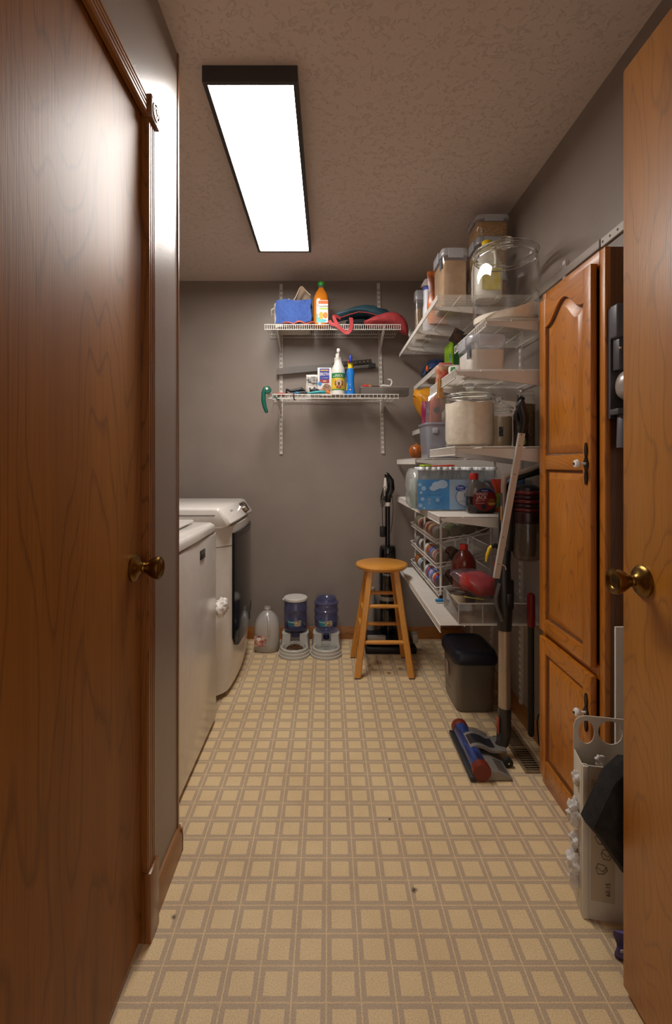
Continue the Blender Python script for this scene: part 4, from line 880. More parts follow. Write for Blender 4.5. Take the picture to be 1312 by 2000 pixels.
cdisc(-0.006, 0.084, 0.002, 0.002, INK, 'dog_eye', 0.0008); cdisc(0.012, 0.084, 0.002, 0.002, INK, 'dog_eye', 0.0008)
bs = thing('cleaner_bottle', 'blue cleaner bottle with a yellow collar and blue trigger on the lower back shelf', 'spray bottle', (0.140, 3.03, zL))
cB = (0.140, 3.03, zL)
BL = pm('1273c8', 0.28, coat=0.4)
B().rings([sq_ring(cB[0], cB[1], rx, 0.024, zL+z, 24, 2.6) for rx, z in ((0.028, 0.0), (0.030, 0.006), (0.030, 0.02), (0.026, 0.05), (0.023, 0.085), (0.023, 0.11), (0.026, 0.135), (0.0255, 0.155), (0.016, 0.170))]).build('body', BL, bs)
B().lathe([(0.0175, 0.166), (0.016, 0.195), (0.0145, 0.207)], cB, 20).build('collar', pm('e0c414', 0.4), bs)
B().box(0.130, 0.150, 2.990, 3.045, zL+0.206, zL+0.250, 0.008, 3).build('trigger_head', pm('1f3fae', 0.35), bs)
B().box(0.124, 0.131, 3.0, 3.02, zL+0.205, zL+0.222, 0.002).build('red_lock', RED, bs)
disc((0.138, 3.0055, zL+0.068), 0.0055, FRONT, 3).build('heart_print', pm('8aa0c0', 0.5), bs, fix=False)
for a_ in (0.5, -0.5): B().tube([(0.138-0.010*math.copysign(1, a_), 3.0052, zL+0.052), (0.138, 3.0048, zL+0.038), (0.138+0.008*math.copysign(1, a_), 3.0052, zL+0.024)], 0.0012, 6).build('print_stroke', pm('123a80', 0.5), bs)
B().box(0.134, 0.142, 3.004, 3.0052, zL+0.030, zL+0.038).build('print_tag', pm('d8dce0', 0.5), bs)
B().prism([(0.1125, zL+0.03), (0.117, zL+0.03), (0.121, zL+0.075), (0.118, zL+0.08)], 'y', 3.01, 3.02).build('yellow_stripe', pm('d8c020', 0.5), bs)
ct = thing('clear_tray', 'long shallow clear plastic tray jutting past the end of the lower back shelf', 'tray', (0.35, 3.05, zL))
PLT = clear('d8d4d0', 0.16, '8a827c', 0.08, 0.5)
b = B(); z0_, z1_ = zL+0.001, zL+0.048
b.box(0.205, 0.505, 3.0, 3.10, z0_, z0_+0.003); b.box(0.205, 0.505, 2.998, 3.001, z0_, z1_); b.box(0.205, 0.505, 3.099, 3.102, z0_, z1_); b.box(0.203, 0.206, 3.0, 3.10, z0_, z1_); b.box(0.504, 0.507, 3.0, 3.10, z0_, z1_)
b.build('walls', PLT, ct)
b = B(); b.tube([(0.203, 2.998, z1_), (0.507, 2.998, z1_), (0.507, 3.102, z1_), (0.203, 3.102, z1_), (0.203, 2.998, z1_)], 0.003, 6); b.build('rim', clear('eeeeee', 0.35, 'c8c2bc'), ct)
sd_ = thing('screwdriver', 'screwdriver with a red and amber handle lying across the clear tray', 'screwdriver', (0.25, 3.03, zL+0.055))
B().lathe([(0.004, 0), (0.009, 0.004), (0.010, 0.02), (0.009, 0.036), (0.006, 0.040)], (0.216, 3.03, zL+0.060), 16, 'x').build('handle', pm('c23028', 0.35), sd_)
B().lathe([(0.006, 0.04), (0.009, 0.046), (0.009, 0.058), (0.005, 0.062)], (0.216, 3.03, zL+0.060), 14, 'x').build('ferrule', pm('9a6420', 0.3), sd_)
B().cyl((0.278, 3.03, zL+0.060), (0.335, 3.03, zL+0.058), 0.003, 0.003, 8).build('shaft', pm('4a2a18', 0.4, 0.5), sd_)
hk = B(); hk.tube([(0.325, 3.0, zL+0.054), (0.345, 3.0, zL+0.060), (0.375, 3.0, zL+0.056), (0.392, 3.0, zL+0.058), (0.400, 3.0, zL+0.080), (0.392, 3.0, zL+0.096), (0.372, 3.0, zL+0.098)], [0.004, 0.006, 0.006, 0.005, 0.005, 0.005, 0.004], 8)
tag(hk.build('white_hook', pm('d8d2ca', 0.4)), 'white plastic hook lying on the rim of the clear tray', 'hook')
# small tools lying at the left of the lower shelf
bt = B(); bt.tube([(-0.262, 3.0, zL+0.012), (-0.262, 3.0, zL+0.034), (-0.235, 3.0, zL+0.024), (-0.20, 3.0, zL+0.028), (-0.17, 3.0, zL+0.036), (-0.145, 3.0, zL+0.022)], [0.008, 0.008, 0.010, 0.012, 0.013, 0.006], 10)
tag(bt.build('black_tool', BLACK), 'black folded hand tool lying at the left of the lower back shelf', 'tool')
sx_ = thing('teal_clippers', 'pair of teal and black nail clippers lying in front of the broth', 'clippers', (-0.10, 2.985, zL))
B().tube([(-0.135, 2.985, zL+0.008), (-0.10, 2.985, zL+0.012), (-0.06, 2.985, zL+0.016), (-0.03, 2.985, zL+0.016), (-0.0135, 2.985, zL+0.010)], [0.005, 0.008, 0.010, 0.011, 0.006], 10).build('handle', pm('1a8a90', 0.4), sx_)
B().tube([(-0.19, 2.985, zL+0.006), (-0.16, 2.985, zL+0.013), (-0.13, 2.985, zL+0.010)], [0.006, 0.009, 0.006], 10).build('jaw', BLACK, sx_)
tag(B().ell((-0.085, 3.01, zL+0.028), 0.034, 0.018, 0.014, 16, 8).build('black_pad', pm('201c1a', 0.5)), 'black oval brush lying behind the teal clippers', 'brush')
bb_ = B().ell((-0.195, 2.99, zL+0.012), 0.02, 0.012, 0.007, 14, 7); tag(bb_.build('blue_clip', pm('2a86c0', 0.4)), 'small blue clip beside the black folded tool', 'clip')
oc = thing('orange_clip', 'bright orange spring clip tucked beside the white spray bottle', 'clip', (0.0, 2.985, zL))
B().tube([(-0.0135, 2.985, zL+0.020), (0.0, 2.984, zL+0.012), (0.012, 2.985, zL+0.006)], [0.006, 0.009, 0.005], 8).build('jaw', pm('d8701a', 0.4), oc); B().tube([(-0.010, 2.985, zL+0.026), (0.002, 2.984, zL+0.018), (0.008, 2.985, zL+0.003)], [0.005, 0.006, 0.005], 8).build('spring_arm', pm('d8701a', 0.4), oc)
pk_ = B().box(-0.325, -0.268, 2.975, 3.06, zL+0.0, zL+0.012, 0.003); tag(pk_.build('pink_packet', pm('a85850', 0.6)), 'flat pink packet lying near the left upright on the lower back shelf', 'packet')
zt_ = B(); zt_.tube([(-0.215, 2.952, zL+0.002), (-0.214, 2.949, zL-0.012), (-0.212, 2.949, zL-0.030), (-0.207, 2.953, zL-0.040)], 0.004, 8); tag(zt_.build('black_strap_tie', BLACK), 'black strap tied round the front lip of the lower back shelf', 'strap')
# green dog leash hung on the shelf corner
ls = thing('dog_leash', 'dark green retractable dog leash hung on the corner of the lower back shelf', 'leash', (-0.385, 2.935, 1.56))
LG = pm('0c5a48', 0.32, coat=0.3)
B().tube([(-0.372, 2.936, 1.662), (-0.388, 2.936, 1.654), (-0.398, 2.936, 1.625), (-0.398, 2.936, 1.58), (-0.390, 2.936, 1.54), (-0.380, 2.936, 1.512), (-0.377, 2.936, 1.504)], [0.008, 0.014, 0.014, 0.0145, 0.013, 0.011, 0.006], 14).build('grip', LG, ls)
B().lathe([(0.0, -0.012), (0.020, -0.012), (0.023, -0.008), (0.023, 0.008), (0.020, 0.012), (0.0, 0.012)], (-0.374, 2.938, 1.645), 24, 'y').build('reel_housing', LG, ls)
B().lathe([(0.0, -0.0145), (0.007, -0.0145), (0.008, -0.012)], (-0.376, 2.938, 1.652), 16, 'y').build('button', pm('d8d4cc', 0.4), ls)
B().tube([(-0.352, 2.945, 1.634), (-0.343, 2.95, 1.60), (-0.345, 2.95, 1.585), (-0.338, 2.95, 1.575)], 0.0025, 8).build('clasp', CHROME, ls)
B().tube([(-0.338, 2.95, 1.608), (-0.322, 2.955, 1.60), (-0.308, 2.96, 1.585)], 0.005, 8).build('cord_end', LG, ls)
# ================================================================ JARS AND TUBS
def glass_jar(name, label, c, r, h, fill_h, fill_mat, lid_h=0.065, slope=0.0, knob=0.030):
    t = thing(name, label, 'jar', c)
    b = B(); b.lathe([(0.0, 0.004), (r*0.90, 0.003), (r*0.97, 0.012), (r, 0.03), (r, h*0.86), (r*0.97, h*0.92), (r*0.93, h*0.95)], c, 44, 'z', False, False)
    b.build('glass', GLASS, t)
    b = B(); b.lathe([(r*0.93+0.006*math.cos(a_), h*0.97+h*0.03*math.sin(a_)) for a_ in [2*PI*k/12 for k in range(13)]], c, 44, 'z', False, False); b.build('rim', GLASSR, t)
    b = B(); b.lathe([(r*0.99, h+0.006), (r*0.98, h+0.012), (r*0.80, h+0.022), (r*0.45, h+0.032), (knob*0.55, h+0.036)], c, 40, 'z', False, False)
    lid = b.build('lid', GLASS, t)
    b = B(); b.lathe([(r*0.97+0.007*math.cos(a_), h+0.010+0.006*math.sin(a_)) for a_ in [2*PI*k/12 for k in range(13)]], c, 44, 'z', False, False); b.build('lid_edge', GLASSR, lid)
    b = B(); b.lathe([(0.0, h+0.034), (knob*0.62, h+0.034), (knob*0.55, h+0.039), (knob*0.95, h+0.046), (knob, h+0.056), (knob*0.8, h+lid_h), (0.0, h+lid_h+0.002)], c, 30); b.build('lid_knob', GLASSR, lid)
    b = B(); R_ = []; n = 36
    for k, (rr, zz) in enumerate(((r*0.91, 0.0135), (r*0.975, 0.036), (r*0.975, fill_h), (r*0.5, fill_h+0.004), (0.002, fill_h+0.002))):
        R_.append([(c[0]+rr*math.cos(a), c[1]+rr*math.sin(a), c[2]+zz + (slope*rr/r*math.cos(a)+0.004*math.sin(5*a)*rr/r if k >= 2 else 0)) for a in [2*PI*i/n for i in range(n)]])
    b.rings(R_); b.build('contents', fill_mat, t)
    return t
def square_tub(name, label, x0, x1, y0, y1, z0, z1, fill_mat, fz, group=None, tag_mat=None, cat='container'):
    t = thing(name, label, cat, ((x0+x1)/2, (y0+y1)/2, z0), 0, group)
    cx, cy, rx, ry = (x0+x1)/2, (y0+y1)/2, (x1-x0)/2, (y1-y0)/2; H = z1-z0; lh = min(0.035, H*0.22)
    b = B(); b.rings([sq_ring(cx, cy, rx*k, ry*k, z, 32, 7) for k, z in ((0.88, z0), (0.92, z0+0.006), (0.965, z1-lh))], True, False); b.build('tub', PLASTIC, t)
    b = B(); b.rings([sq_ring(cx, cy, rx*k, ry*k, z, 32, 7) for k, z in ((0.985, z1-lh), (1.0, z1-lh+0.004), (1.0, z1-0.006), (0.96, z1), (0.86, z1), (0.84, z1-0.006))]); lid = b.build('lid', LIDP, t)
    B().box(cx-rx*0.55, cx+rx*0.55, y0-0.006, y0-0.001, z1-lh-0.014, z1-0.004, 0.002).build('clip', LIDP, lid); B().box(x0-0.006, x0-0.001, cy-ry*0.5, cy+ry*0.5, z1-lh-0.014, z1-0.004, 0.002).build('clip', LIDP, lid)
    b = B(); b.rings([sq_ring(cx, cy, rx*k, ry*k, z, 32, 7) for k, z in ((0.86, z0+0.003), (0.905, z0+0.01), (0.93, fz))]); b.build('contents', fill_mat, t)
    if tag_mat: B().box(x0-0.0005+rx*0.05, x0+rx*0.05+0.001, y0+ry*0.15, y0+ry*0.55, z1-lh-0.055, z1-lh-0.008).build('chalk_label', tag_mat, t, 'black chalkboard label')
    return t
TAGM = pm('22262c', 0.6, c2='6a7078', nscale=90)
PASTA = pm('c79a58', 0.8, c2='8a6430', nscale=160, bump=0.8, bscale=160)
zA1, zA2, zA3, zA4, zB1, zB2, zB3, zB4, zC_ = 1.741, 1.549, 1.257, 0.971, 1.926, 1.716, 1.413, 1.221, 0.521
glass_jar('glass_jar', 'biggest clear glass jar, nearly empty with flour left, on the highest near shelf', (0.7165, 1.936, zA1), 0.1265, 0.292, 0.05, FLOUR, 0.068, 0.036, 0.034)
glass_jar('glass_jar', 'glass jar filled to the brim with flour, with a knobbed glass lid', (0.590, 2.0, zA3), 0.100, 0.205, 0.184, FLOUR, 0.062, 0.0, 0.026)
glass_jar('glass_jar', 'narrow lidded glass jar of pale sugar behind the dark spray bottle', (0.742, 2.085, zA3), 0.058, 0.165, 0.135, pm('cdbb9c', 0.9), 0.05, 0, 0.018)
oj = thing('oat_jar', 'clip-top glass jar of oats half hidden by the pantry cabinet', 'jar', (0.848, 2.04, zA3))
B().lathe([(0.0, 0.003), (0.036, 0.003), (0.040, 0.012), (0.040, 0.19), (0.034, 0.21), (0.034, 0.225)], (0.842, 2.04, zA3), 28, 'z', False, False).build('glass', GLASS, oj)
B().lathe([(0.0, 0.006), (0.0375, 0.008), (0.0375, 0.185), (0.0, 0.192)], (0.842, 2.04, zA3), 24).build('oats', pm('9a8058', 0.95, c2='6a5434', nscale=220, bump=0.9, bscale=220), oj)
B().lathe([(0.037, 0.225), (0.038, 0.232), (0.034, 0.242), (0.0, 0.245)], (0.842, 2.04, zA3), 24).build('lid', GLASS, oj)
B().tube([(0.806, 2.03, zA3+0.225), (0.80, 2.02, zA3+0.20), (0.802, 2.015, zA3+0.175), (0.812, 2.01, zA3+0.165)], 0.0016, 6).build('wire_clip', pm('3a3634', 0.4, 0.8), oj)
# chalk labels and red print on the sugar jar
sj = thing('vinegar_spray_bottle', 'dark brown spray bottle with a black sprayer beside the sugar jar', 'spray bottle', (0.779, 1.93, zA3)); sj.name = 'spray_bottle'
cS = (0.776, 1.925, zA3)
B().lathe([(0.027, 0), (0.030, 0.004), (0.030, 0.125), (0.026, 0.142), (0.013, 0.152)], cS, 24).build('body', pm('24100c', 0.2, coat=0.4), sj)
wrap(0.776, 1.925, 0.0306, -0.026, 0.026, zA3+0.05, zA3+0.115).build('label', pm('140c0c', 0.5), sj)
for a_ in (-0.024, 0.022): wrap(0.776, 1.925, 0.0311, a_, a_+0.0016, zA3+0.052, zA3+0.113, 2).build('label_border', pm('b08a7a', 0.5), sj)
wrap(0.776, 1.925, 0.0311, -0.024, 0.024, zA3+0.111, zA3+0.113).build('label_border', pm('b08a7a', 0.5), sj)
wrap(0.776, 1.925, 0.0312, -0.020, 0.006, zA3+0.010, zA3+0.036).build('green_sticker', pm('8aa040', 0.6), sj)
B().lathe([(0.014, 0.150), (0.015, 0.168), (0.011, 0.172), (0.009, 0.19)], cS, 18).build('collar', BLACK, sj)
B().tube([(0.776, 1.935, zA3+0.19), (0.776, 1.92, zA3+0.196), (0.776, 1.90, zA3+0.192)], [0.010, 0.011, 0.006], 10).build('nozzle', BLACK, sj)
tg = B().box(0.723, 0.741, 2.024, 2.0255, zA3+0.05, zA3+0.09); tg.build('chalk_label', TAGM, [o for o in bpy.data.objects if o.get('label', '').startswith('narrow lidded')][0], 'black chalkboard label')
# tubs
square_tub('flour_tub', 'tall square tub of brown flour at the near end of the highest far shelf', 0.522, 0.650, 2.20, 2.40, zB1, zB1+0.262, pm('b8946c', 0.9, c2='ad8860', nscale=30), zB1+0.205, None, TAGM)
PT = 'stacked pasta tubs'
square_tub('pasta_tub', 'lowest pasta tub of the stack behind the big clear jar', 0.705, 0.862, 2.265, 2.43, zB1, zB1+0.173, PASTA, zB1+0.13, PT)
square_tub('pasta_tub', 'middle pasta tub of the stack behind the big clear jar', 0.705, 0.862, 2.265, 2.43, zB1+0.174, zB1+0.346, PASTA, zB1+0.29, PT)
square_tub('pasta_tub', 'topmost pasta tub close under the ceiling', 0.700, 0.866, 2.262, 2.435, zB1+0.347, zB1+0.450, PASTA, zB1+0.415, PT)
square_tub('sugar_tub', 'short square tub of white sugar under the highest near shelf', 0.546, 0.693, 1.84, 2.04, zA2, zA2+0.142, pm('e6ddd2', 0.85), zA2+0.085, None, TAGM)
vj = thing('vinegar_jug', 'white plastic jug with a yellow cap behind the big clear jar', 'jug', (0.708, 2.17, zB1))
jug(vj, 0.716, 2.16, zB1, pm('d8d2c4', 0.4), 0.78, 1.22)
B().box(0.675, 0.757, 2.0970, 2.0985, zB1+0.03, zB1+0.12).build('label', pm('cdb440', 0.5, c2='d8cc8a', nscale=30), vj, 'yellow label')
B().lathe([(0.021, 0.242), (0.022, 0.244), (0.022, 0.266), (0.019, 0.270), (0, 0.271)], (0.716, 2.16, zB1), 24).build('cap', pm('e0b80c', 0.4), vj)
og = thing('orange_snack_bag', 'shiny orange and brown snack bag next to the brown flour tub', 'bag', (0.575, 2.52, zB1))
pouch_mesh(0.522, 0.628, 2.51, zB1, zB1+0.275, 0.040, 2, 10, 12, 0.004).build('bag', pm('d8700c', 0.25, c2='6a2c08', nscale=14), og)
B().box(0.54, 0.61, 2.52, 2.545, zB1+0.262, zB1+0.285, 0.003).build('blue_clip', pm('3a3f96', 0.4), og)
wb = thing('drink_bottle', 'slim white bottle with a blue band beside the orange bag', 'bottle', (0.555, 2.65, zB1))
B().lathe([(0.028, 0), (0.031, 0.006), (0.031, 0.12), (0.027, 0.15), (0.027, 0.225)], (0.555, 2.65, zB1), 24, 'z', True, False).build('body', pm('cfd0d8', 0.35), wb)
B().lathe([(0.0275, 0.225), (0.0285, 0.226), (0.0285, 0.238), (0.026, 0.242)], (0.555, 2.65, zB1), 24).build('cap_band', pm('3a48b0', 0.4), wb)
tag(B().prism([(0.512, zB1+0.247), (0.60, zB1+0.247), (0.61, zB1+0.285), (0.565, zB1+0.297), (0.53, zB1+0.280)], 'y', 2.63, 2.66).build('paper_packet', pm('d8d2ca', 0.7)), 'folded white paper packet balanced on the slim white bottle', 'packet')
def pasta_tube(cx, cy, r, hgt, label):
    t = thing('pasta_tube', label, 'container', (cx, cy, zB1), 0, 'tall clear food tubes on the highest far shelf')
    B().rings([sq_ring(cx, cy, r, r, zB1+z, 24, 4) for z in (0.0, hgt*0.8)], True, False).build('tube', PLASTIC, t)
    B().rings([sq_ring(cx, cy, r*k, r*k, zB1+z, 24, 4) for k, z in ((1.06, hgt*0.8), (1.1, hgt*0.83), (1.1, hgt*0.97), (0.95, hgt))]).build('lid', LIDP, t)
    B().rings([sq_ring(cx, cy, r*0.92, r*0.92, zB1+z, 24, 4) for z in (0.004, hgt*0.62)]).build('contents', pm('a8895a', 0.9, c2='6e5430', nscale=200, bump=0.8, bscale=200), t)
pasta_tube(0.542, 2.83, 0.030, 0.285, 'clear tall tube of cereal at the far end of the highest far shelf')
pasta_tube(0.575, 2.735, 0.030, 0.305, 'clear tall tube just behind the slim white bottle')
cp_ = blob([(0.50, 2.98, zB1+0.075, 0.004, 0.004), (0.505, 2.98, zB1+0.082, 0.014, 0.03), (0.515, 2.98, zB1+0.055, 0.02, 0.03), (0.535, 2.98, zB1+0.050, 0.03, 0.046), (0.58, 2.98, zB1+0.050, 0.03, 0.044), (0.60, 2.98, zB1+0.04, 0.01, 0.01)], 18, 3, 0.005)
tag(cp_.build('plastic_bag', clear('e8e4e0', 0.45, 'c8c2bc', 0.2, 0.4)), 'twisted clear plastic bag at the far end of the highest far shelf', 'bag')
# black bag clip, card and spatula on the top near shelf
bc = thing('bag_clip', 'black bag clip with a brown card on the far corner of the highest near shelf', 'clip', (0.62, 2.20, zA1))
R30 = Matrix.Rotation(math.radians(28), 3, 'Y')
B().box(0.565, 0.612, 2.19, 2.198, zA1+0.002, zA1+0.068, 0.0, rot=R30).build('card', pm('1a1210', 0.5, c2='4a2a14', nscale=40), bc)
B().box(0.612, 0.674, 2.19, 2.225, zA1+0.006, zA1+0.046, 0.006, rot=Matrix.Rotation(math.radians(-8), 3, 'Y')).build('clip_body', BLACK, bc)
tag(B().tube([(0.628, 2.12, zA1+0.008), (0.70, 2.12, zA1+0.008), (0.83, 2.12, zA1+0.008)], [0.004, 0.006, 0.007], 10).build('spatula', BLACK), 'long black spatula lying at the back of the highest near shelf', 'spatula')
# near second shelf: red pouch, can, white bag, clothes pegs
rp = thing('red_snack_pouch', 'red and clear snack pouch at the far front corner below the big jar shelf', 'pouch', (0.51, 2.17, zA2))
pouch_mesh(0.485, 0.545, 2.16, zA2, zA2+0.085, 0.016, 4).build('pouch', pm('b83a2c', 0.35, c2='b89a78', nscale=26), rp)
cn = thing('green_white_can', 'white can with a green rim at the back of the shelf below the big jar', 'can', (0.59, 2.19, zA2)); cn.name = 'food_can'
B().lathe([(0.040, 0), (0.041, 0.004), (0.041, 0.080), (0.040, 0.084), (0.036, 0.082)], (0.592, 2.19, zA2), 28).build('body', pm('cfcbc2', 0.4), cn)
wrap(0.592, 2.19, 0.0415, -0.045, -0.022, zA2+0.004, zA2+0.08).build('green_label', pm('2a7a3a', 0.5), cn); wrap(0.592, 2.19, 0.0415, -0.02, 0.05, zA2+0.024, zA2+0.045).build('label_band', pm('4a5a58', 0.5), cn)
tag(blob([(0.655, 2.14, zA2+0.05, 0.004, 0.004), (0.665, 2.14, zA2+0.055, 0.03, 0.055), (0.70, 2.14, zA2+0.055, 0.035, 0.058), (0.735, 2.14, zA2+0.05, 0.02, 0.04), (0.742, 2.14, zA2+0.05, 0.004, 0.004)], 18, 4, 0.005).build('white_packet', pm('d6d0c8', 0.6, bump=0.5, bscale=50)), 'crumpled white packet behind the tub of white sugar', 'packet')
for k, (yy, lab) in enumerate(((2.055, 'wooden clothes peg clipped to the shelf lip, nearer the back wall'), (2.025, 'wooden clothes peg clipped to the shelf lip, nearer the camera'))):
    cpg = thing('clothes_peg', lab, 'clothes peg', (0.477, yy, 1.50), 0, 'wooden clothes pegs on the shelf lip')
    for s_ in (-1, 1):
        B().prism([(0.477+s_*0.002+(-0.004), 1.552), (0.477+s_*0.002+0.004, 1.552), (0.477+s_*0.008+0.003, 1.470), (0.477+s_*0.008-0.003, 1.470)], 'y', yy-0.004, yy+0.004).build('half', pm('b9854a', 0.6, c2='a87438', nscale=40), cpg)
    B().tube([(0.471, yy, 1.520), (0.477, yy-0.006, 1.524), (0.484, yy, 1.520), (0.477, yy+0.006, 1.518)], 0.0012, 6).build('spring', CHROME, cpg)
# far second shelf
gb = thing('green_box', 'upright green box with a lime side on the second highest far shelf', 'box', (0.71, 2.68, zB2))
B().box(0.672, 0.760, 2.60, 2.76, zB2, zB2+0.15, 0.002).build('carton', pm('1f5a24', 0.5, c2='2a6a2c', nscale=40, stretch=(1, 1, 0.05)), gb)
B().box(0.6705, 0.672, 2.60, 2.76, zB2+0.002, zB2+0.148).build('lime_side', pm('8ab81c', 0.5), gb); B().box(0.672, 0.680, 2.5988, 2.60, zB2+0.002, zB2+0.148).build('lime_edge', pm('8ab81c', 0.5), gb)
B().box(0.6698, 0.6706, 2.62, 2.64, zB2+0.02, zB2+0.08).build('blue_mark', pm('3a8ab8', 0.5), gb)
tag(B().box(0.598, 0.666, 2.56, 2.70, zB2, zB2+0.018, 0.002).build('pink_box', pm('b8605c', 0.6)), 'flat pink box lying beside the green box', 'box')
db = thing('dark_snack_bag', 'dark blue crumpled snack bag with orange print on the second highest far shelf', 'bag', (0.62, 2.95, zB2))
blob([(0.575, 2.93, zB2+0.02, 0.01, 0.008), (0.585, 2.93, zB2+0.035, 0.07, 0.03), (0.62, 2.95, zB2+0.055, 0.10, 0.052), (0.68, 2.95, zB2+0.06, 0.10, 0.057), (0.74, 2.95, zB2+0.05, 0.06, 0.04), (0.75, 2.95, zB2+0.05, 0.01, 0.01)], 22, 6, 0.008).build('bag', pm('161c30', 0.35, c2='2a4470', nscale=26, bump=0.5, bscale=40), db, angle=60)
B().ell((0.592, 2.86, zB2+0.045), 0.008, 0.014, 0.02, 10, 6).build('orange_print', pm('d85a1c', 0.5), db)
# corner shelf: yellow bag, magenta pouch
yb = thing('yellow_food_bag', 'amber yellow bag slumped over the short corner shelf', 'bag', (0.60, 2.96, zB3))
blob([(0.525, 2.95, zB3+0.20, 0.01, 0.01), (0.535, 2.95, zB3+0.19, 0.05, 0.045), (0.56, 2.95, zB3+0.165, 0.085, 0.075), (0.61, 2.96, zB3+0.13, 0.10, 0.118), (0.68, 2.96, zB3+0.12, 0.10, 0.115), (0.73, 2.96, zB3+0.10, 0.06, 0.08), (0.74, 2.96, zB3+0.10, 0.01, 0.01)], 24, 8, 0.008).build('bag', pm('b8740c', 0.4, c2='d8962a', nscale=12, bump=0.4, bscale=30), yb, angle=60)
mg = thing('magenta_food_pouch', 'magenta and purple printed pouch in front of the amber yellow bag', 'pouch', (0.59, 2.86, zB3))
pouch_mesh(0.556, 0.655, 2.845, zB3+0.0, zB3+0.15, 0.020, 5).build('pouch', pm('7a1440', 0.4, c2='8c1c4a', nscale=10), mg)
B().box(0.578, 0.652, 2.8205, 2.8225, zB3+0.06, zB3+0.125).build('purple_print', pm('2a1f6a', 0.4), mg)
text('JUC', 0.03, pm('d8d4e8', 0.5), mg, plane_fn((0.600, 2.8198, zB3+0.092), (1, 0, 0), (0, 0, 1)), sx=0.8)
# grey bin with onions and packets, loose onion
gn = thing('grey_bin', 'translucent grey-violet storage bin on the shelf beside the onion', 'bin', (0.62, 2.70, zB4))
b = B(); R_ = [sq_ring(0.618, 2.69, rx, ry, zB4+z, 32, 8) for rx, ry, z in ((0.078, 0.105, 0.0), (0.080, 0.107, 0.005), (0.090, 0.116, 0.180), (0.096, 0.122, 0.183), (0.096, 0.122, 0.194), (0.090, 0.117, 0.195), (0.087, 0.113, 0.18), (0.077, 0.104, 0.006))]
b.rings(R_); b.build('tub', FROST, gn)
B().box(0.560, 0.590, 2.568, 2.573, zB4+0.135, zB4+0.165, 0.004).build('handle_recess', clear('f0f0f4', 0.5, 'd8d8e0'), gn)
rw = thing('wrapped_tape_gun', 'orange-red item wrapped in clear plastic sticking out of the grey bin', 'packet', (0.61, 2.65, zB4+0.19)); rw.name = 'wrapped_item'
blob([(0.560, 2.64, zB4+0.10, 0.01, 0.01), (0.566, 2.64, zB4+0.21, 0.02, 0.13), (0.585, 2.64, zB4+0.225, 0.024, 0.142), (0.61, 2.64, zB4+0.215, 0.024, 0.130), (0.625, 2.64, zB4+0.20, 0.01, 0.06)], 22, 9, 0.004).build('orange_card', pm('b84a24', 0.4, c2='c8603a', nscale=20), rw)
B().lathe([(0.018, -0.004), (0.018, 0.004), (0.010, 0.004), (0.010, -0.004)], (0.594, 2.612, zB4+0.265), 20, 'y').build('ring', pm('4a4440', 0.4), rw)
blob([(0.535, 2.62, zB4+0.20, 0.01, 0.02), (0.545, 2.62, zB4+0.23, 0.03, 0.12), (0.59, 2.62, zB4+0.25, 0.05, 0.150), (0.64, 2.63, zB4+0.24, 0.05, 0.14), (0.665, 2.63, zB4+0.22, 0.02, 0.10)], 22, 10, 0.006).build('plastic_wrap', clear('e8e4e2', 0.16, 'd8d0cc', 0.12, 0.5), rw)
tag(blob([(0.632, 2.745, zB4+0.03, 0.01, 0.02), (0.64, 2.745, zB4+0.13, 0.035, 0.11), (0.67, 2.745, zB4+0.15, 0.04, 0.14), (0.690, 2.745, zB4+0.13, 0.03, 0.10)], 18, 12, 0.004).build('green_packet', pm('8a8a6a', 0.5, c2='b8b09a', nscale=30)), 'pale green packet standing inside the grey bin', 'packet')
on = thing('onion', 'brown-skinned onion on the shelf to the left of the grey bin', 'onion', (0.536, 2.92, zB4))
ONI = pm('b8641e', 0.35, c2='8a4412', nscale=14, coat=0.3, stretch=(6, 6, 0.6))
B().lathe([(0.002, 0.0), (0.018, 0.002), (0.036, 0.018), (0.044, 0.042), (0.041, 0.066), (0.028, 0.081), (0.012, 0.087), (0.005, 0.090), (0.001, 0.091)], (0.536, 2.92, zB4), 28).build('bulb', ONI, on)
B().tube([(0.536, 2.92, zB4+0.088), (0.540, 2.918, zB4+0.094), (0.547, 2.916, zB4+0.096)], [0.004, 0.003, 0.001], 8).build('stem_end', pm('a87838', 0.7), on)
# ================================================================ WATER SHELF
wp = thing('water_multipack', 'shrink-wrapped pack of bottled drinking water with a blue band', 'water pack', (0.62, 2.36, zA4))
PET = clear('f6fafc', 0.05, 'e0e8ee', 0.05, 0.8); CAPW = pm('eceef0', 0.4)
bot_me = B().lathe([(0.024, 0.0), (0.027, 0.006), (0.0275, 0.05), (0.026, 0.06), (0.0275, 0.07), (0.0275, 0.125), (0.024, 0.150), (0.016, 0.172), (0.0125, 0.182), (0.0125, 0.188)], (0, 0, 0), 16, 'z', True, False).mesh('bottle', PET)
cap_me = B().lathe([(0.0145, 0.187), (0.0150, 0.188), (0.0150, 0.200), (0.0135, 0.202), (0, 0.202)], (0, 0, 0), 16).mesh('cap', CAPW)
for r in range(3):
    for k in range(7):
        bo = put(bot_me, 'bottle', wp); bo.location = (0.446+k*0.0565, 2.27+r*0.0605, zA4+0.002)
        put(cap_me, 'cap', bo, local=True)
def pack_pt(a, z):
    # rounded-rectangle outline of the shrink film
    return sq_ring(0.616, 2.332, 0.205, 0.098, z, 64, 9)
b = B(); b.rings([sq_ring(0.616, 2.332, rx, ry, zA4+z, 64, 9) for rx, ry, z in ((0.203, 0.096, 0.001), (0.206, 0.099, 0.008), (0.206, 0.099, 0.140), (0.203, 0.096, 0.165), (0.196, 0.088, 0.195), (0.192, 0.082, 0.206))], False, True); b.build('shrink_film', FILM, wp)
YF = 2.2325
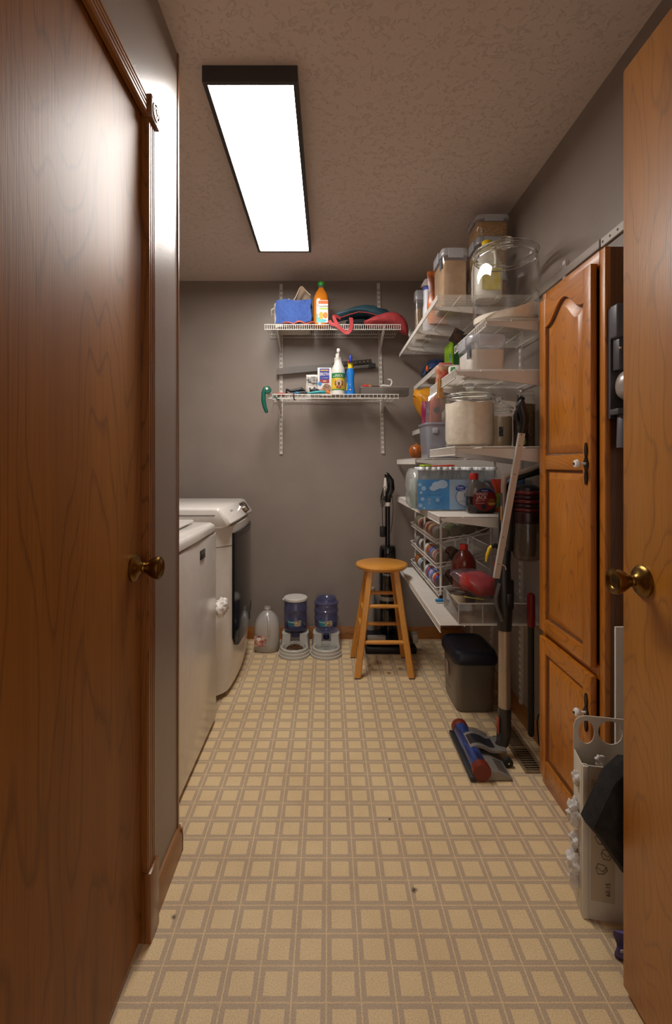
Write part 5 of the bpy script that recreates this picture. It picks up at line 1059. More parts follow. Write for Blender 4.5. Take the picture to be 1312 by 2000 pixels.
lbp = B().box(0.418, 0.566, YF-0.0008, YF, zA4+0.006, zA4+0.146).build('blue_print', pm('2f78b8', 0.28, c2='4a94cc', nscale=9, coat=0.4), wp, 'blue printed panel')
B().box(0.4098, 0.4106, 2.255, 2.41, zA4+0.006, zA4+0.146).build('blue_side_print', pm('cfd8dc', 0.3, c2='6a9a90', nscale=12), wp)
rp2 = B().box(0.566, 0.815, YF-0.0008, YF, zA4+0.006, zA4+0.146).build('pale_print', pm('a9b6c6', 0.28, c2='8fb0d0', nscale=7, coat=0.4), wp, 'pale printed panel')
for (x, z, r) in ((0.445, 0.105, 0.011), (0.428, 0.122, 0.008), (0.440, 0.055, 0.009), (0.430, 0.025, 0.010), (0.433, 0.085, 0.007), (0.510, 0.050, 0.010), (0.448, 0.012, 0.006)):
    disc((x, YF-0.0012, zA4+z), r, FRONT, 16).build('bubble_print', pm('8fb6dc', 0.4), lbp, fix=False)
for i_, (x, z, rx, rz) in enumerate(((0.505, 0.118, 0.022, 0.018), (0.532, 0.124, 0.026, 0.020), (0.49, 0.105, 0.018, 0.012))):
    disc((x, YF-0.0012-0.0004*i_, zA4+z), rx, FRONT, 20, rz).build('cloud_print', pm('a4bcd4', 0.4), lbp, fix=False)
text('PURIFIED DRINKING WATER', 0.0062, pm('1f3e72', 0.5), lbp, plane_fn((0.495, YF-0.0014, zA4+0.074), (1, 0, 0), (0, 0, 1)), sx=0.75)
for i, (tx, zz) in enumerate((('NET 16.9 FL OZ', 0.052), ('40 BOTTLES', 0.042), ('500 mL', 0.033))): text(tx, 0.008, pm('1f3e72', 0.5), lbp, plane_fn((0.512, YF-0.0014, zA4+zz), (1, 0, 0), (0, 0, 1)), sx=0.75)
for zz in (0.052, 0.036): disc((0.471, YF-0.0014, zA4+zz), 0.0075, FRONT, 16).build('round_print', pm('7a9cc8', 0.4), lbp, fix=False)
disc((0.617, YF-0.0014, zA4+0.106), 0.023, FRONT, 28, 0.0145).build('brand_oval', pm('1c3f96', 0.4), rp2, fix=False)
text('Great', 0.0165, pm('e4e8f0', 0.4), rp2, plane_fn((0.615, YF-0.0020, zA4+0.110), (1, 0, 0), (0, 0, 1)), sx=0.85); text('Value', 0.0105, pm('e4e8f0', 0.4), rp2, plane_fn((0.620, YF-0.0020, zA4+0.098), (1, 0, 0), (0, 0, 1)))
pp_ = [(0.70, 0.118), (0.66, 0.116), (0.63, 0.108), (0.604, 0.092), (0.595, 0.070), (0.598, 0.048), (0.612, 0.032), (0.64, 0.020), (0.67, 0.014), (0.71, 0.012)]
ob_ = B(); ob_.add([(x, YF-0.0009, zA4+z) for x, z in pp_]+[(0.81, YF-0.0009, zA4+0.012), (0.81, YF-0.0009, zA4+0.118)], [tuple(range(12))]); ob_.build('white_print', pm('c6cad0', 0.4), rp2, fix=False)
B().tube([(x, YF-0.0012, zA4+z) for x, z in pp_], 0.0012, 6).build('arc_print', pm('23489c', 0.4), rp2)
text('Drinking Water', 0.024, pm('2a3a5a', 0.4), rp2, plane_fn((0.634, YF-0.0014, zA4+0.072), (1, 0, 0), (0, 0, 1)), align='LEFT')
text('with Flavor Enhancing Minerals', 0.009, pm('6a7a9a', 0.4), rp2, plane_fn((0.612, YF-0.0014, zA4+0.045), (1, 0, 0), (0, 0, 1)), align='LEFT')
b = blob([(0.382, 2.34, zA4+0.09, 0.02, 0.03), (0.386, 2.335, zA4+0.10, 0.06, 0.07), (0.398, 2.33, zA4+0.10, 0.08, 0.092), (0.412, 2.33, zA4+0.103, 0.088, 0.098), (0.424, 2.33, zA4+0.105, 0.088, 0.098)], 24, 14, 0.007)
b.build('loose_film', clear('f2f2ee', 0.30, 'e4e4e0', 0.08, 0.6), wp)
B().prism([(0.49, zA4+0.205), (0.60, zA4+0.212), (0.60, zA4+0.216), (0.50, zA4+0.209)], 'y', 2.25, 2.36).build('red_tag', pm('c8401c', 0.5), wp, 'red paper tag on top') if False else tag(B().prism([(0.49, zA4+0.2075), (0.60, zA4+0.2075), (0.60, zA4+0.216), (0.50, zA4+0.2105)], 'y', 2.27, 2.36).build('red_envelope', pm('c8401c', 0.5)), 'flat red packet lying on top of the water pack', 'packet')
tag(B().box(0.45, 0.488, 2.26, 2.36, zA4+0.2075, zA4+0.216, 0.002).build('lime_packet', pm('9ab820', 0.5)), 'small lime green packet lying on top of the water pack', 'packet')
sy = thing('syrup_bottle', 'plastic jug of pancake syrup with a red cap in front of the water pack', 'bottle', (0.684, 2.13, zA4))
SYR = pm('1c0d0a', 0.12, coat=0.6); SYC = clear('c8c0b8', 0.35, '8a8078', 0.06, 0.5)
cxs, cys = 0.684, 2.145
B().rings([sq_ring(cxs, cys, rx, ry, zA4+z, 28, 3) for rx, ry, z in ((0.055, 0.034, 0.0), (0.064, 0.040, 0.010), (0.067, 0.042, 0.045), (0.066, 0.041, 0.075))]).build('syrup', SYR, sy, 'dark syrup')
B().rings([sq_ring(cxs-dx, cys, rx, ry, zA4+z, 28, 3) for dx, rx, ry, z in ((0, 0.0665, 0.0415, 0.0752), (0.0, 0.064, 0.040, 0.090), (0.006, 0.054, 0.036, 0.112), (0.018, 0.036, 0.030, 0.130), (0.026, 0.022, 0.022, 0.142), (0.030, 0.016, 0.016, 0.150))], False, False).build('upper_body', SYC, sy)
B().tube([(cxs+0.008, cys, zA4+0.128), (cxs+0.022, cys, zA4+0.144), (cxs+0.040, cys, zA4+0.136), (cxs+0.054, cys, zA4+0.110), (cxs+0.058, cys, zA4+0.085)], 0.0075, 10).build('handle', SYC, sy)
B().lathe([(0.0185, 0.149), (0.0190, 0.151), (0.0190, 0.175), (0.017, 0.178), (0, 0.178)], (cxs-0.030, cys, zA4), 24).build('cap', pm('b8261c', 0.4), sy)
yl = cys-0.0435
lb = disc((cxs+0.004, yl, zA4+0.062), 0.052, FRONT, 36, 0.050); lb = lb.build('label', pm('7e1418', 0.4), sy, 'round red label', fix=False)
B().add([(cxs+0.004+0.052*math.cos(a), yl-0.0005, zA4+0.062+0.050*math.sin(a)) for a in [0.74+(PI-1.48)*k/14 for k in range(15)]], [tuple(range(15))]).build('label_top', pm('1c2c66', 0.4), lb, fix=False)
text('Original', 0.0085, pm('e0e0e8', 0.4), lb, plane_fn((cxs+0.004, yl-0.001, zA4+0.1015), (1, 0, 0), (0, 0, 1)))
text('HUNGRY', 0.0165, pm('e8d8cc', 0.4), lb, plane_fn((cxs-0.010, yl-0.001, zA4+0.0865), (1, 0, 0), (0, 0, 1)), sx=0.82)
text('JACK', 0.021, pm('e8d8cc', 0.4), lb, plane_fn((cxs-0.009, yl-0.001, zA4+0.0715), (1, 0, 0), (0, 0, 1)), sx=0.95)
for i, zz in enumerate((0.0595, 0.0545, 0.046)): text(('BUTTER FLAVORED', 'SYRUP', 'MICROWAVEABLE')[i], 0.006, pm('d8b8a8', 0.4), lb, plane_fn((cxs-0.036, yl-0.001, zA4+zz), (1, 0, 0), (0, 0, 1)), align='LEFT', sx=0.8)
disc((cxs+0.034, yl-0.0008, zA4+0.050), 0.020, FRONT, 22, 0.016).build('pancake_print', pm('a8662c', 0.5, c2='6a3414', nscale=70), lb, fix=False); disc((cxs+0.036, yl-0.0012, zA4+0.044), 0.016, FRONT, 20, 0.006).build('pancake_print', pm('c08a44', 0.5), lb, fix=False)
disc((cxs-0.001, yl-0.0008, zA4+0.030), 0.011, FRONT, 18, 0.013).build('jug_print', pm('14100e', 0.5), lb, fix=False)
# small bright packets behind the vacuum handle
dp = thing('detergent_bag', 'bright orange and green bag standing between the syrup and the stick vacuum', 'bag', (0.775, 2.18, zA4))
pouch_mesh(0.745, 0.80, 2.185, zA4, zA4+0.15, 0.018, 7).build('bag', pm('c83a1c', 0.4, c2='d8541c', nscale=12), dp); B().box(0.752, 0.790, 2.164, 2.166, zA4+0.02, zA4+0.085).build('green_print', pm('4aa028', 0.4, c2='c8c830', nscale=40), dp)
bw = thing('blue_wipes_tub', 'blue capped tub behind the stick vacuum handle', 'container', (0.845, 2.15, zA4))
B().rings([sq_ring(0.838, 2.15, 0.040, 0.035, zA4+z, 24, 4) for z in (0, 0.004, 0.15)]).build('tub', pm('3a5c9a', 0.4, c2='7aa0d0', nscale=20), bw); B().rings([sq_ring(0.838, 2.15, 0.041, 0.036, zA4+z, 24, 4) for z in (0.15, 0.172)]).build('cap', pm('2a62c0', 0.4), bw)
# ================================================================ CAN RACK AND CANS
cr = thing('can_rack', 'three-tier white wire can rack on the lowest wire shelf', 'rack', (0.68, 2.78, zC_))
RX0, RX1, RT = 0.562, 0.815, 0.905
for y in (2.385, 2.78, 3.075):
    fr_ = B(); pts = [(RX0, y, zC_+0.012), (RX0, y, RT-0.035)]
    pts += [(RX0+0.035-0.035*math.cos(a), y, RT-0.035+0.035*math.sin(a)) for a in (0.4, 0.8, 1.2, PI/2)]
    pts += [(RX1-0.035+0.035*math.sin(a), y, RT-0.035+0.035*math.cos(a)) for a in (0.0, 0.4, 0.8, 1.2, PI/2)] + [(RX1, y, zC_+0.012)]
    fo = B().tube(pts, 0.0068, 10).build('frame_hoop', WIRE, cr)
    for x in (RX0, RX1): B().cyl((x, y, zC_), (x, y, zC_+0.014), 0.009, 0.008, 10).build('rubber_foot', RUBBER, fo)
TIERS = (0.815, 0.695, 0.575); SL = 0.20
def deck(z, x): return z-0.022+(x-0.535)*SL
for z in TIERS:
    tw = B(); y0, y1 = 2.372, 3.085
    n = int((y1-y0)/0.021)
    for k in range(n+1):
        y = y0+(y1-y0)*k/n
        tw.tube([(0.533, y, z), (0.538, y, deck(z, 0.538)), (0.826, y, deck(z, 0.826)), (0.830, y, deck(z, 0.83)+0.035)], 0.0013, 5)
    to = tw.build('tier_wires', WIRE, cr, kind='stuff')
    rb_ = B()
    for (x, zz) in ((0.533, z), (0.538, deck(z, 0.538)-0.002), (0.68, deck(z, 0.68)-0.003), (0.83, deck(z, 0.83)+0.035)): rb_.cyl((x, y0, zz), (x, y1, zz), 0.0027, 0.0027, 8)
    for y in (y0, y1):
        rb_.tube([(0.533, y, z), (0.70, y, z+0.022), (0.83, y, deck(z, 0.83)+0.035)], 0.0027, 8); rb_.tube([(0.538, y, deck(z, 0.538)), (0.83, y, deck(z, 0.83))], 0.0024, 8)
    rb_.build('tier_frame', WIRE, cr)
TIN = pm('8d8578', 0.32, 0.85); TIND = pm('5a544c', 0.38, 0.85)
def can_meshes(r, L):
    body = B().lathe([(0.0, -L/2+0.003), (r*0.55, -L/2+0.003), (r*0.57, -L/2+0.0045), (r*0.75, -L/2+0.0045), (r*0.77, -L/2+0.003), (r*0.90, -L/2+0.003), (r*0.94, -L/2), (r*1.0, -L/2), (r*1.0, -L/2+0.004), (r*0.975, -L/2+0.006), (r*0.975, L/2-0.006), (r, L/2-0.004), (r, L/2), (r*0.92, L/2), (r*0.90, L/2-0.003), (0.0, L/2-0.003)], (0, 0, 0), 28, 'y').mesh('tin', TIN)
    return body
can_me = can_meshes(0.033, 0.100); LABME = {}
def can(x, y, z, cols, label, r=0.033, L=0.100):
    t = thing('food_can', label, 'can', (x, y, z), 0, 'tin cans in the wire rack')
    t.rotation_euler = (0, RNG.uniform(-0.4, 0.4), 0); t.matrix_basis = Matrix.Translation((x, y, z)) @ Matrix.Rotation(t.rotation_euler[1], 4, 'Y')
    put(can_me, 'tin', t, local=True)
    a, bnds = -L/2+0.007, cols
    tot = sum(w_ for _, w_ in bnds)
    for k, (c, w_) in enumerate(bnds):
        e = a+(L-0.014)*w_/tot
        key = (c, round(a, 4), round(e, 4))
        if key not in LABME:
            LABME[key] = B().lathe([(r*0.978, a), (r*0.995, a+0.0003), (r*0.995, e-0.0003), (r*0.978, e)], (0, 0, 0), 28, 'y', False, False).mesh('paper_label', pm(c, 0.45, c2=None))
        put(LABME[key], 'paper_label' if k == 0 else 'label_band', t, local=True); a = e
    return t
ORD = ['nearest', 'second', 'third', 'fourth', 'fifth', 'sixth']
CANS = [ # (tier, list of (words, bands from near to far))
 (0, 'top', [('dull silver', [('8d867c', 1)]), ('mauve and tan', [('7a4a4a', 1), ('a88a5a', 1.2)]), ('red and cream', [('8a3428', 1), ('c8b8a0', 0.7), ('8a3428', 0.6)]), ('rust red', [('9a4a34', 1), ('d0c4b0', 0.8)]), ('grey-green', [('8a8670', 1)]), ('ochre', [('b0902c', 1)])]),
 (1, 'middle', [('white and red striped', [('b8b0a6', 0.8), ('a8322c', 0.5), ('c8beb4', 0.25), ('a8322c', 0.5), ('c8beb4', 1)]), ('blue and orange', [('8a8aa0', 0.8), ('3a5aa8', 0.8), ('b05a30', 0.7)]), ('brown and white', [('9a5a3c', 0.8), ('d0cac2', 1)]), ('white and navy', [('c8c2ba', 1), ('3a3a5a', 0.5)]), ('plain grey', [('8a847c', 1)]), ('white', [('c0bab2', 1)])]),
 (2, 'bottom', [('red and royal blue', [('2a4a9a', 0.6), ('c04028', 0.8), ('c8c0b4', 0.5)]), ('pale lilac', [('6a78b8', 0.6), ('a8a0c8', 1), ('4a5aa8', 0.4)]), ('white with red and blue bands', [('b84838', 0.5), ('3a4a8a', 0.4), ('c8c4c0', 1)]), ('pale blue and white', [('9aa8b8', 1), ('d0ccc6', 0.6)]), ('caramel brown', [('9a5a28', 1)]), ('dark brown', [('5a2c18', 1)])]),
]
for ti, tn, lst in CANS:
    z = TIERS[ti]; x = 0.573
    for k, (wd, cols) in enumerate(lst[:5]):
        y = (2.447, 2.549, 2.651, 2.845, 2.947, 3.02)[k]
        can(x, y, deck(z, x)+0.033*math.sqrt(1+SL*SL)+0.0015, cols, '%s tin can, %s can in the %s tier front row' % (wd, ORD[k], tn))
    back = {0: 3, 1: 1, 2: 1}[ti]
    for q in range(1, back+1):
        xx = x+q*0.068
        if xx > 0.79: break
        can(xx, 2.447, deck(z, xx)+0.033*math.sqrt(1+SL*SL)+0.0015, [(('6a7048', '5c6244', '8a7a5a')[q-1] if ti == 0 else '7a4038', 1)], 'tin can %s the nearest front can of the %s rack tier' % (('just behind', 'two places behind', 'three places behind')[q-1], tn))
# clear drawer bin and its contents on the near end of the low shelf
db_ = thing('clear_bin', 'clear plastic fridge bin at the near end of the lowest wire shelf', 'bin', (0.70, 2.12, zC_))
BINP = clear('e6e2de', 0.12, 'b8b0a8', 0.06, 0.6)
x0, x1, y0, y1, z0, z1 = 0.545, 0.850, 1.995, 2.252, zC_+0.001, zC_+0.085
b = B(); b.box(x0, x1, y0, y1, z0, z0+0.003); b.build('floor_panel', BINP, db_)
b = B(); b.box(x0, x1, y0, y0+0.003, z0, z1, 0.001); b.build('near_wall', BINP, db_)
b = B(); b.box(x0, x1, y1-0.003, y1, z0, z1, 0.001); b.build('far_wall', BINP, db_)
b = B(); b.box(x0, x0+0.003, y0, y1, z0, z1, 0.001); b.build('front_wall', BINP, db_)
b = B(); b.box(x1-0.003, x1, y0, y1, z0, z1, 0.001); b.build('back_wall', BINP, db_)
b = B(); b.tube([(x0, y0, z1), (x1, y0, z1), (x1, y1, z1), (x0, y1, z1), (x0, y0, z1)], 0.003, 8); b.tube([(x0, y0, z0), (x0, y0, z1)], 0.003, 8); b.tube([(x0+0.10, y0, z0), (x0+0.10, y0, z1)], 0.002, 8); b.tube([(x0, y1, z0), (x0, y1, z1)], 0.003, 8); b.tube([(x0, y0, z0), (x1, y0, z0)], 0.003, 8)
b.build('rim', clear('f4f2f0', 0.4, 'd8d2cc', 0.06, 0.5), db_)
rb2 = thing('red_food_bag', 'clear plastic bag of red food lying on the clear bin', 'bag', (0.65, 2.12, zC_+0.08))
blob([(0.578, 2.10, zC_+0.158, 0.015, 0.015), (0.590, 2.10, zC_+0.154, 0.06, 0.036), (0.64, 2.11, zC_+0.145, 0.075, 0.05), (0.68, 2.12, zC_+0.135, 0.075, 0.05), (0.72, 2.12, zC_+0.13, 0.07, 0.042), (0.755, 2.12, zC_+0.12, 0.04, 0.030), (0.762, 2.12, zC_+0.12, 0.01, 0.01)], 26, 21, 0.007).build('red_contents', pm('b02a24', 0.45, c2='c8403a', nscale=24, bump=0.5, bscale=40), rb2, angle=60)
blob([(0.545, 2.12, zC_+0.180, 0.012, 0.004), (0.556, 2.12, zC_+0.178, 0.05, 0.018), (0.59, 2.11, zC_+0.165, 0.07, 0.036), (0.64, 2.11, zC_+0.146, 0.083, 0.058), (0.69, 2.12, zC_+0.135, 0.083, 0.058), (0.73, 2.12, zC_+0.128, 0.078, 0.050), (0.765, 2.12, zC_+0.12, 0.045, 0.034)], 26, 23, 0.007).build('plastic', clear('fbf6fa', 0.07, 'd0c8e0', 0.08, 0.45), rb2, angle=60)
jr = thing('red_juice_bottle', 'round bottle of dark red juice with a red cap behind the bag of red food', 'bottle', (0.656, 2.316, zC_))
B().lathe([(0.050, 0.0), (0.054, 0.006), (0.054, 0.15), (0.058, 0.165), (0.057, 0.190), (0.045, 0.222), (0.026, 0.245), (0.0175, 0.254)], (0.656, 2.314, zC_+0.002), 30).build('body', clear('b03820', 0.6, '8a2a14', 0.05, 0.5), jr)
B().lathe([(0.0195, 0.253), (0.020, 0.255), (0.020, 0.276), (0.018, 0.279), (0, 0.279)], (0.656, 2.314, zC_+0.002), 22).build('cap', pm('c02a1c', 0.4), jr)
bc2 = thing('cream_can', 'small can with a cream label and black lettering in the front of the clear bin', 'can', (0.58, 2.2, zC_+0.004))
B().lathe([(0.0, 0), (0.030, 0), (0.031, 0.003), (0.030, 0.006), (0.030, 0.084), (0.031, 0.087), (0.031, 0.090), (0.028, 0.090), (0.027, 0.087), (0, 0.087)], (0.582, 2.135, zC_+0.005), 26).build('tin', TIN, bc2)
wrap(0.582, 2.135, 0.0305, -0.06, 0.06, zC_+0.052, zC_+0.088, 14).build('cream_label', pm('cdbf9e', 0.6), bc2); text('BASE', 0.014, INK, bc2, cyl_fn((0.582, 2.135), 0.0312, -PI/2, zC_+0.040))
tag(B().cyl((0.590, 2.075, zC_+0.092), (0.668, 2.055, zC_+0.086), 0.0022, 0.0022, 8).build('lime_straw', pm('b8c04a', 0.4)), 'thin lime green stick lying across the clear bin', 'stick')
bl = thing('blue_marker', 'bright blue marker end poking past the rack at the clear bin', 'marker', (0.54, 2.27, zC_))
B().lathe([(0.004, 0), (0.0075, 0.003), (0.0075, 0.035), (0.006, 0.040)], (0.515, 2.30, zC_+0.012), 14, 'x').build('cap', pm('1f78b8', 0.4), bl); B().cyl((0.555, 2.30, zC_+0.012), (0.59, 2.30, zC_+0.012), 0.006, 0.006, 12).build('barrel', pm('c8c4c0', 0.4), bl)
# ================================================================ STICK VACUUM AND LEANING TOOLS
v = thing('stick_vacuum', 'cordless stick vacuum with a blue roller and rust-red end caps leaning room', 'vacuum', (0.72, 1.95, 0)); v['label'] = 'cordless stick vacuum with a blue roller and rust-red end caps on the floor'
b = B(); b.prism([(0.545, 0.004), (0.690, 0.004), (0.690, 0.010), (0.640, 0.034), (0.590, 0.040), (0.560, 0.012)], 'y', 1.79, 2.095); b.build('foot', pm('8d877f', 0.35, 0.3), v)
B().box(0.530, 0.556, 1.782, 2.10, 0.004, 0.022, 0.004).build('bumper', pm('2a2a2c', 0.5), v)
B().lathe([(0.031, 1.815), (0.031, 2.075)], (0.575, 0, 0.036), 28, 'y').build('roller', pm('131a38', 0.30, c2='2c4a90', nscale=30, stretch=(3, 0.5, 3), coat=0.5), v, 'blue bristled roller')
for y in (1.781, 2.072): B().lathe([(0.0, 0), (0.031, 0), (0.0345, 0.004), (0.0345, 0.030), (0.031, 0.034)], (0.575, y, 0.0365), 28, 'y').build('end_cap', pm('6e2414', 0.42), v, 'rust-red end cap')
fb_ = B(); fb_.sheet(lambda a, c: (0.555+0.155*a, 1.895+0.10*c, 0.052+0.024*math.sin(PI*min(1, a*1.5+0.1))*(1-0.4*a)), 14, 4, 0.010); fb_.build('yoke', pm('a9a49c', 0.25, 0.6), v, 'silver yoke over the roller')
B().sheet(lambda a, c: (0.567+0.10*a, 1.915+0.06*c, 0.0545+0.024*math.sin(PI*min(1, (a*0.64+0.08)*1.5+0.1))*(1-0.4*a*0.64)), 10, 3, 0.003).build('yoke_window', pm('26282e', 0.15, coat=0.5), v)
for k in range(6): B().box(0.640, 0.676, 1.81+k*0.012, 1.8145+k*0.012, 0.018, 0.030, 0.0, rot=Matrix.Rotation(math.radians(25), 3, 'Y')).build('vent_rib', pm('6e6962', 0.4), v)
for y in (1.875, 2.02): B().lathe([(0.014, -0.010), (0.018, -0.008), (0.018, 0.008), (0.014, 0.010)], (0.705, y, 0.019), 18, 'y').build('wheel', RUBBER, v)
B().lathe([(0.004, -0.0108), (0.0, -0.0112)], (0.705, 1.875, 0.019), 8, 'y').build('axle_pin', pm('c8c0a0', 0.4), v)
B().tube([(0.690, 1.945, 0.030), (0.708, 1.945, 0.055), (0.716, 1.945, 0.10), (0.7165, 1.945, 0.15), (0.717, 1.945, 0.20)], [0.020, 0.024, 0.030, 0.026, 0.0265], 20).build('neck', pm('2e2b29', 0.35), v)
B().box(0.682, 0.690, 1.925, 1.94, 0.10, 0.165, 0.002).build('release_button', pm('a04830', 0.45), v)
B().cyl((0.717, 1.945, 0.195), (0.717, 1.945, 0.530), 0.0245, 0.0245, 24).build('wand', pm('a89a8a', 0.3, 0.7), v, 'silver metal wand')
b = B(); b.tube([(0.717, 1.945, 0.515), (0.717, 1.945, 0.56), (0.714, 1.945, 0.62), (0.710, 1.945, 0.70), (0.712, 1.945, 0.78), (0.718, 1.945, 0.86)], [0.0275, 0.030, 0.034, 0.033, 0.028, 0.026], 20); b.build('wand_coupler', pm('1c1a19', 0.35), v)
b = B(); b.tube([(0.700, 1.918, 0.56), (0.676, 1.915, 0.62), (0.672, 1.915, 0.655), (0.688, 1.918, 0.71)], 0.008, 10); b.build('fold_lever', pm('4a4644', 0.3), v)
B().box(0.712, 0.736, 1.905, 1.913, 0.620, 0.672, 0.004).build('coupler_button', BLACK, v)
B().box(0.722, 0.752, 1.93, 1.96, 0.60, 0.72, 0.006).build('coupler_ridge', BLACK, v)
B().tube([(0.722, 1.945, 0.84), (0.728, 1.945, 0.92), (0.730, 1.945, 1.02), (0.736, 1.945, 1.08)], [0.030, 0.034, 0.036, 0.030], 18).build('motor_spine', pm('141211', 0.4), v)
b = B(); b.lathe([(0.040, 0.805), (0.052, 0.815), (0.057, 0.84), (0.057, 0.955)], (0.798, 1.92, 0), 30, 'z', True, False); b.build('dust_cup', clear('d8ccc0', 0.22, '8a7a6c', 0.06, 0.5), v, 'clear dust cup')
B().lathe([(0.0, 0.82), (0.03, 0.822), (0.036, 0.86), (0.034, 0.93), (0, 0.93)], (0.798, 1.92, 0), 20).build('filter_cone', pm('3a302a', 0.7), v)
B().lathe([(0.058, 0.955), (0.059, 0.958), (0.059, 0.995), (0.057, 1.0)], (0.798, 1.92, 0), 30).build('cup_collar', pm('2c1210', 0.3), v)
for k in range(5): B().lathe([(0.052, 1.0+k*0.017), (0.056, 1.004+k*0.017), (0.056, 1.011+k*0.017), (0.052, 1.015+k*0.017)], (0.798, 1.92, 0), 28).build('motor_rib', pm('5c1614' if k % 2 == 0 else '2a0c0c', 0.35), v)
B().lathe([(0.052, 1.083), (0.05, 1.095), (0.03, 1.105), (0, 1.107)], (0.798, 1.92, 0), 26).build('motor_cap', pm('181414', 0.35), v)
TAN = pm('9c8c7e', 0.4)
b = B(); b.tube([(0.697, 1.90, 0.86), (0.697, 1.90, 1.00), (0.697, 1.90, 1.10), (0.700, 1.90, 1.135), (0.716, 1.90, 1.142), (0.76, 1.90, 1.155), (0.80, 1.90, 1.168), (0.85, 1.905, 1.185)], [0.009, 0.010, 0.011, 0.013, 0.012, 0.010, 0.011, 0.012], 12); b.build('handle_frame', TAN, v, 'tan handle frame')
b = B(); b.tube([(0.712, 1.903, 1.06), (0.718, 1.903, 1.105), (0.737, 1.903, 1.128), (0.78, 1.905, 1.142), (0.83, 1.906, 1.160), (0.868, 1.91, 1.165)], [0.007, 0.010, 0.011, 0.012, 0.016, 0.020], 12); b.build('grip_lining', BLACK, v)
B().box(0.686, 0.6885, 1.892, 1.905, 0.965, 1.02).build('side_sticker', pm('b07a20', 0.5), v); B().box(0.686, 0.6885, 1.892, 1.905, 1.025, 1.075).build('side_sticker', pm('3a3a48', 0.5), v)
# reacher grabber: aluminium bar leaning on the vacuum
gr = thing('reacher_grabber', 'long aluminium bar with a black handle leaning across the stick vacuum', 'grabber', (0.67, 1.86, 0.74))
pA, pB_ = Vector((0.662, 1.885, 0.740)), Vector((0.722, 1.775, 1.325)); dv = (pB_-pA).normalized(); sv = Vector((dv.z, 0, -dv.x)).normalized(); yv = Vector((0, 1, 0))
B().rings([[p+sv*a+yv*c for a, c in ((-0.011, -0.008), (0.011, -0.008), (0.011, 0.008), (-0.011, 0.008))] for p in (pA, pB_)]).build('bar', ALU, gr)
hb = B(); [hb.cyl(pA+dv*t+yv*(-0.0083)+sv*-0.003, pA+dv*t+yv*(-0.0088)+sv*-0.003, 0.0022, 0.0022, 8) for t in (0.06, 0.17, 0.42, 0.53, 0.57)]; hb.build('rivet_holes', pm('2a2624', 0.6), gr, kind='stuff')
b = B(); b.tube([pB_-dv*0.02, pB_+dv*0.02, pB_+dv*0.045+sv*-0.006, pB_+dv*0.08+sv*-0.022, pB_+dv*0.10+sv*-0.020], [0.015, 0.017, 0.020, 0.018, 0.009], 14); b.tube([pB_+sv*-0.012+dv*0.01, pB_+sv*-0.030+dv*0.03, pB_+sv*-0.034+dv*0.055, pB_+sv*-0.022+dv*0.075], 0.007, 10); b.build('handle', BLACK, gr)
B().tube([pA+dv*0.06+sv*0.012+yv*-0.01, pA+dv*0.055+sv*0.022+yv*-0.012, pA+dv*0.04+sv*0.028+yv*-0.012], 0.003, 8).build('bolt', CHROME, gr)
# yellow and black hooked tool hung from the shelf edge
yk_ = thing('hooked_hand_tool', 'small black and yellow hooked tool with grey tines beside the vacuum', 'tool', (0.66, 1.94, 0.82))
B().tube([(0.644, 1.952, 0.790), (0.648, 1.952, 0.815), (0.658, 1.952, 0.845), (0.668, 1.952, 0.853)], [0.003, 0.006, 0.007, 0.007], 10).build('yellow_tip', pm('d8b414', 0.4), yk_)
B().tube([(0.666, 1.952, 0.852), (0.682, 1.952, 0.858), (0.695, 1.952, 0.850), (0.700, 1.952, 0.846)], [0.009, 0.010, 0.010, 0.008], 10).build('black_head', BLACK, yk_)
for k in range(5): B().tube([(0.676+k*0.004, 1.952, 0.846), (0.680+k*0.005, 1.952, 0.825), (0.692+k*0.003, 1.952, 0.806)], 0.0012, 6).build('tine', pm('8a847e', 0.4, 0.5), yk_)
tag(B().box(0.678, 0.687, 1.953, 1.957, 0.735, 0.790, 0.001).build('orange_tag', pm('a83c14', 0.5)), 'narrow orange tag hanging below the hooked tool', 'tag')
# red-handled rod hung through the lowest shelf
rr_ = thing('red_handled_rod', 'black rod with a red grip hanging down from the lowest wire shelf', 'tool', (0.834, 1.968, 0.07))
B().lathe([(0.004, 0.660), (0.013, 0.655), (0.0165, 0.642), (0.0165, 0.530), (0.014, 0.521)], (0.834, 1.966, 0), 20).build('grip', pm('7e0e0c', 0.4), rr_); B().lathe([(0.0, 0.070), (0.008, 0.070), (0.0125, 0.078), (0.0125, 0.522)], (0.834, 1.966, 0), 18).build('rod', pm('16140f', 0.7, c2='3a362e', nscale=300), rr_)
# black cord from the wall down to the floor
tag(B().tube([(0.884, 1.985, 0.155), (0.868, 1.975, 0.150), (0.856, 1.96, 0.13), (0.854, 1.94, 0.06), (0.856, 1.90, 0.012), (0.858, 1.84, 0.004), (0.85, 1.80, 0.004)], 0.0028, 8).build('power_cord', BLACK), 'thin black cord running from the wall to the floor by the cabinet', 'cord')
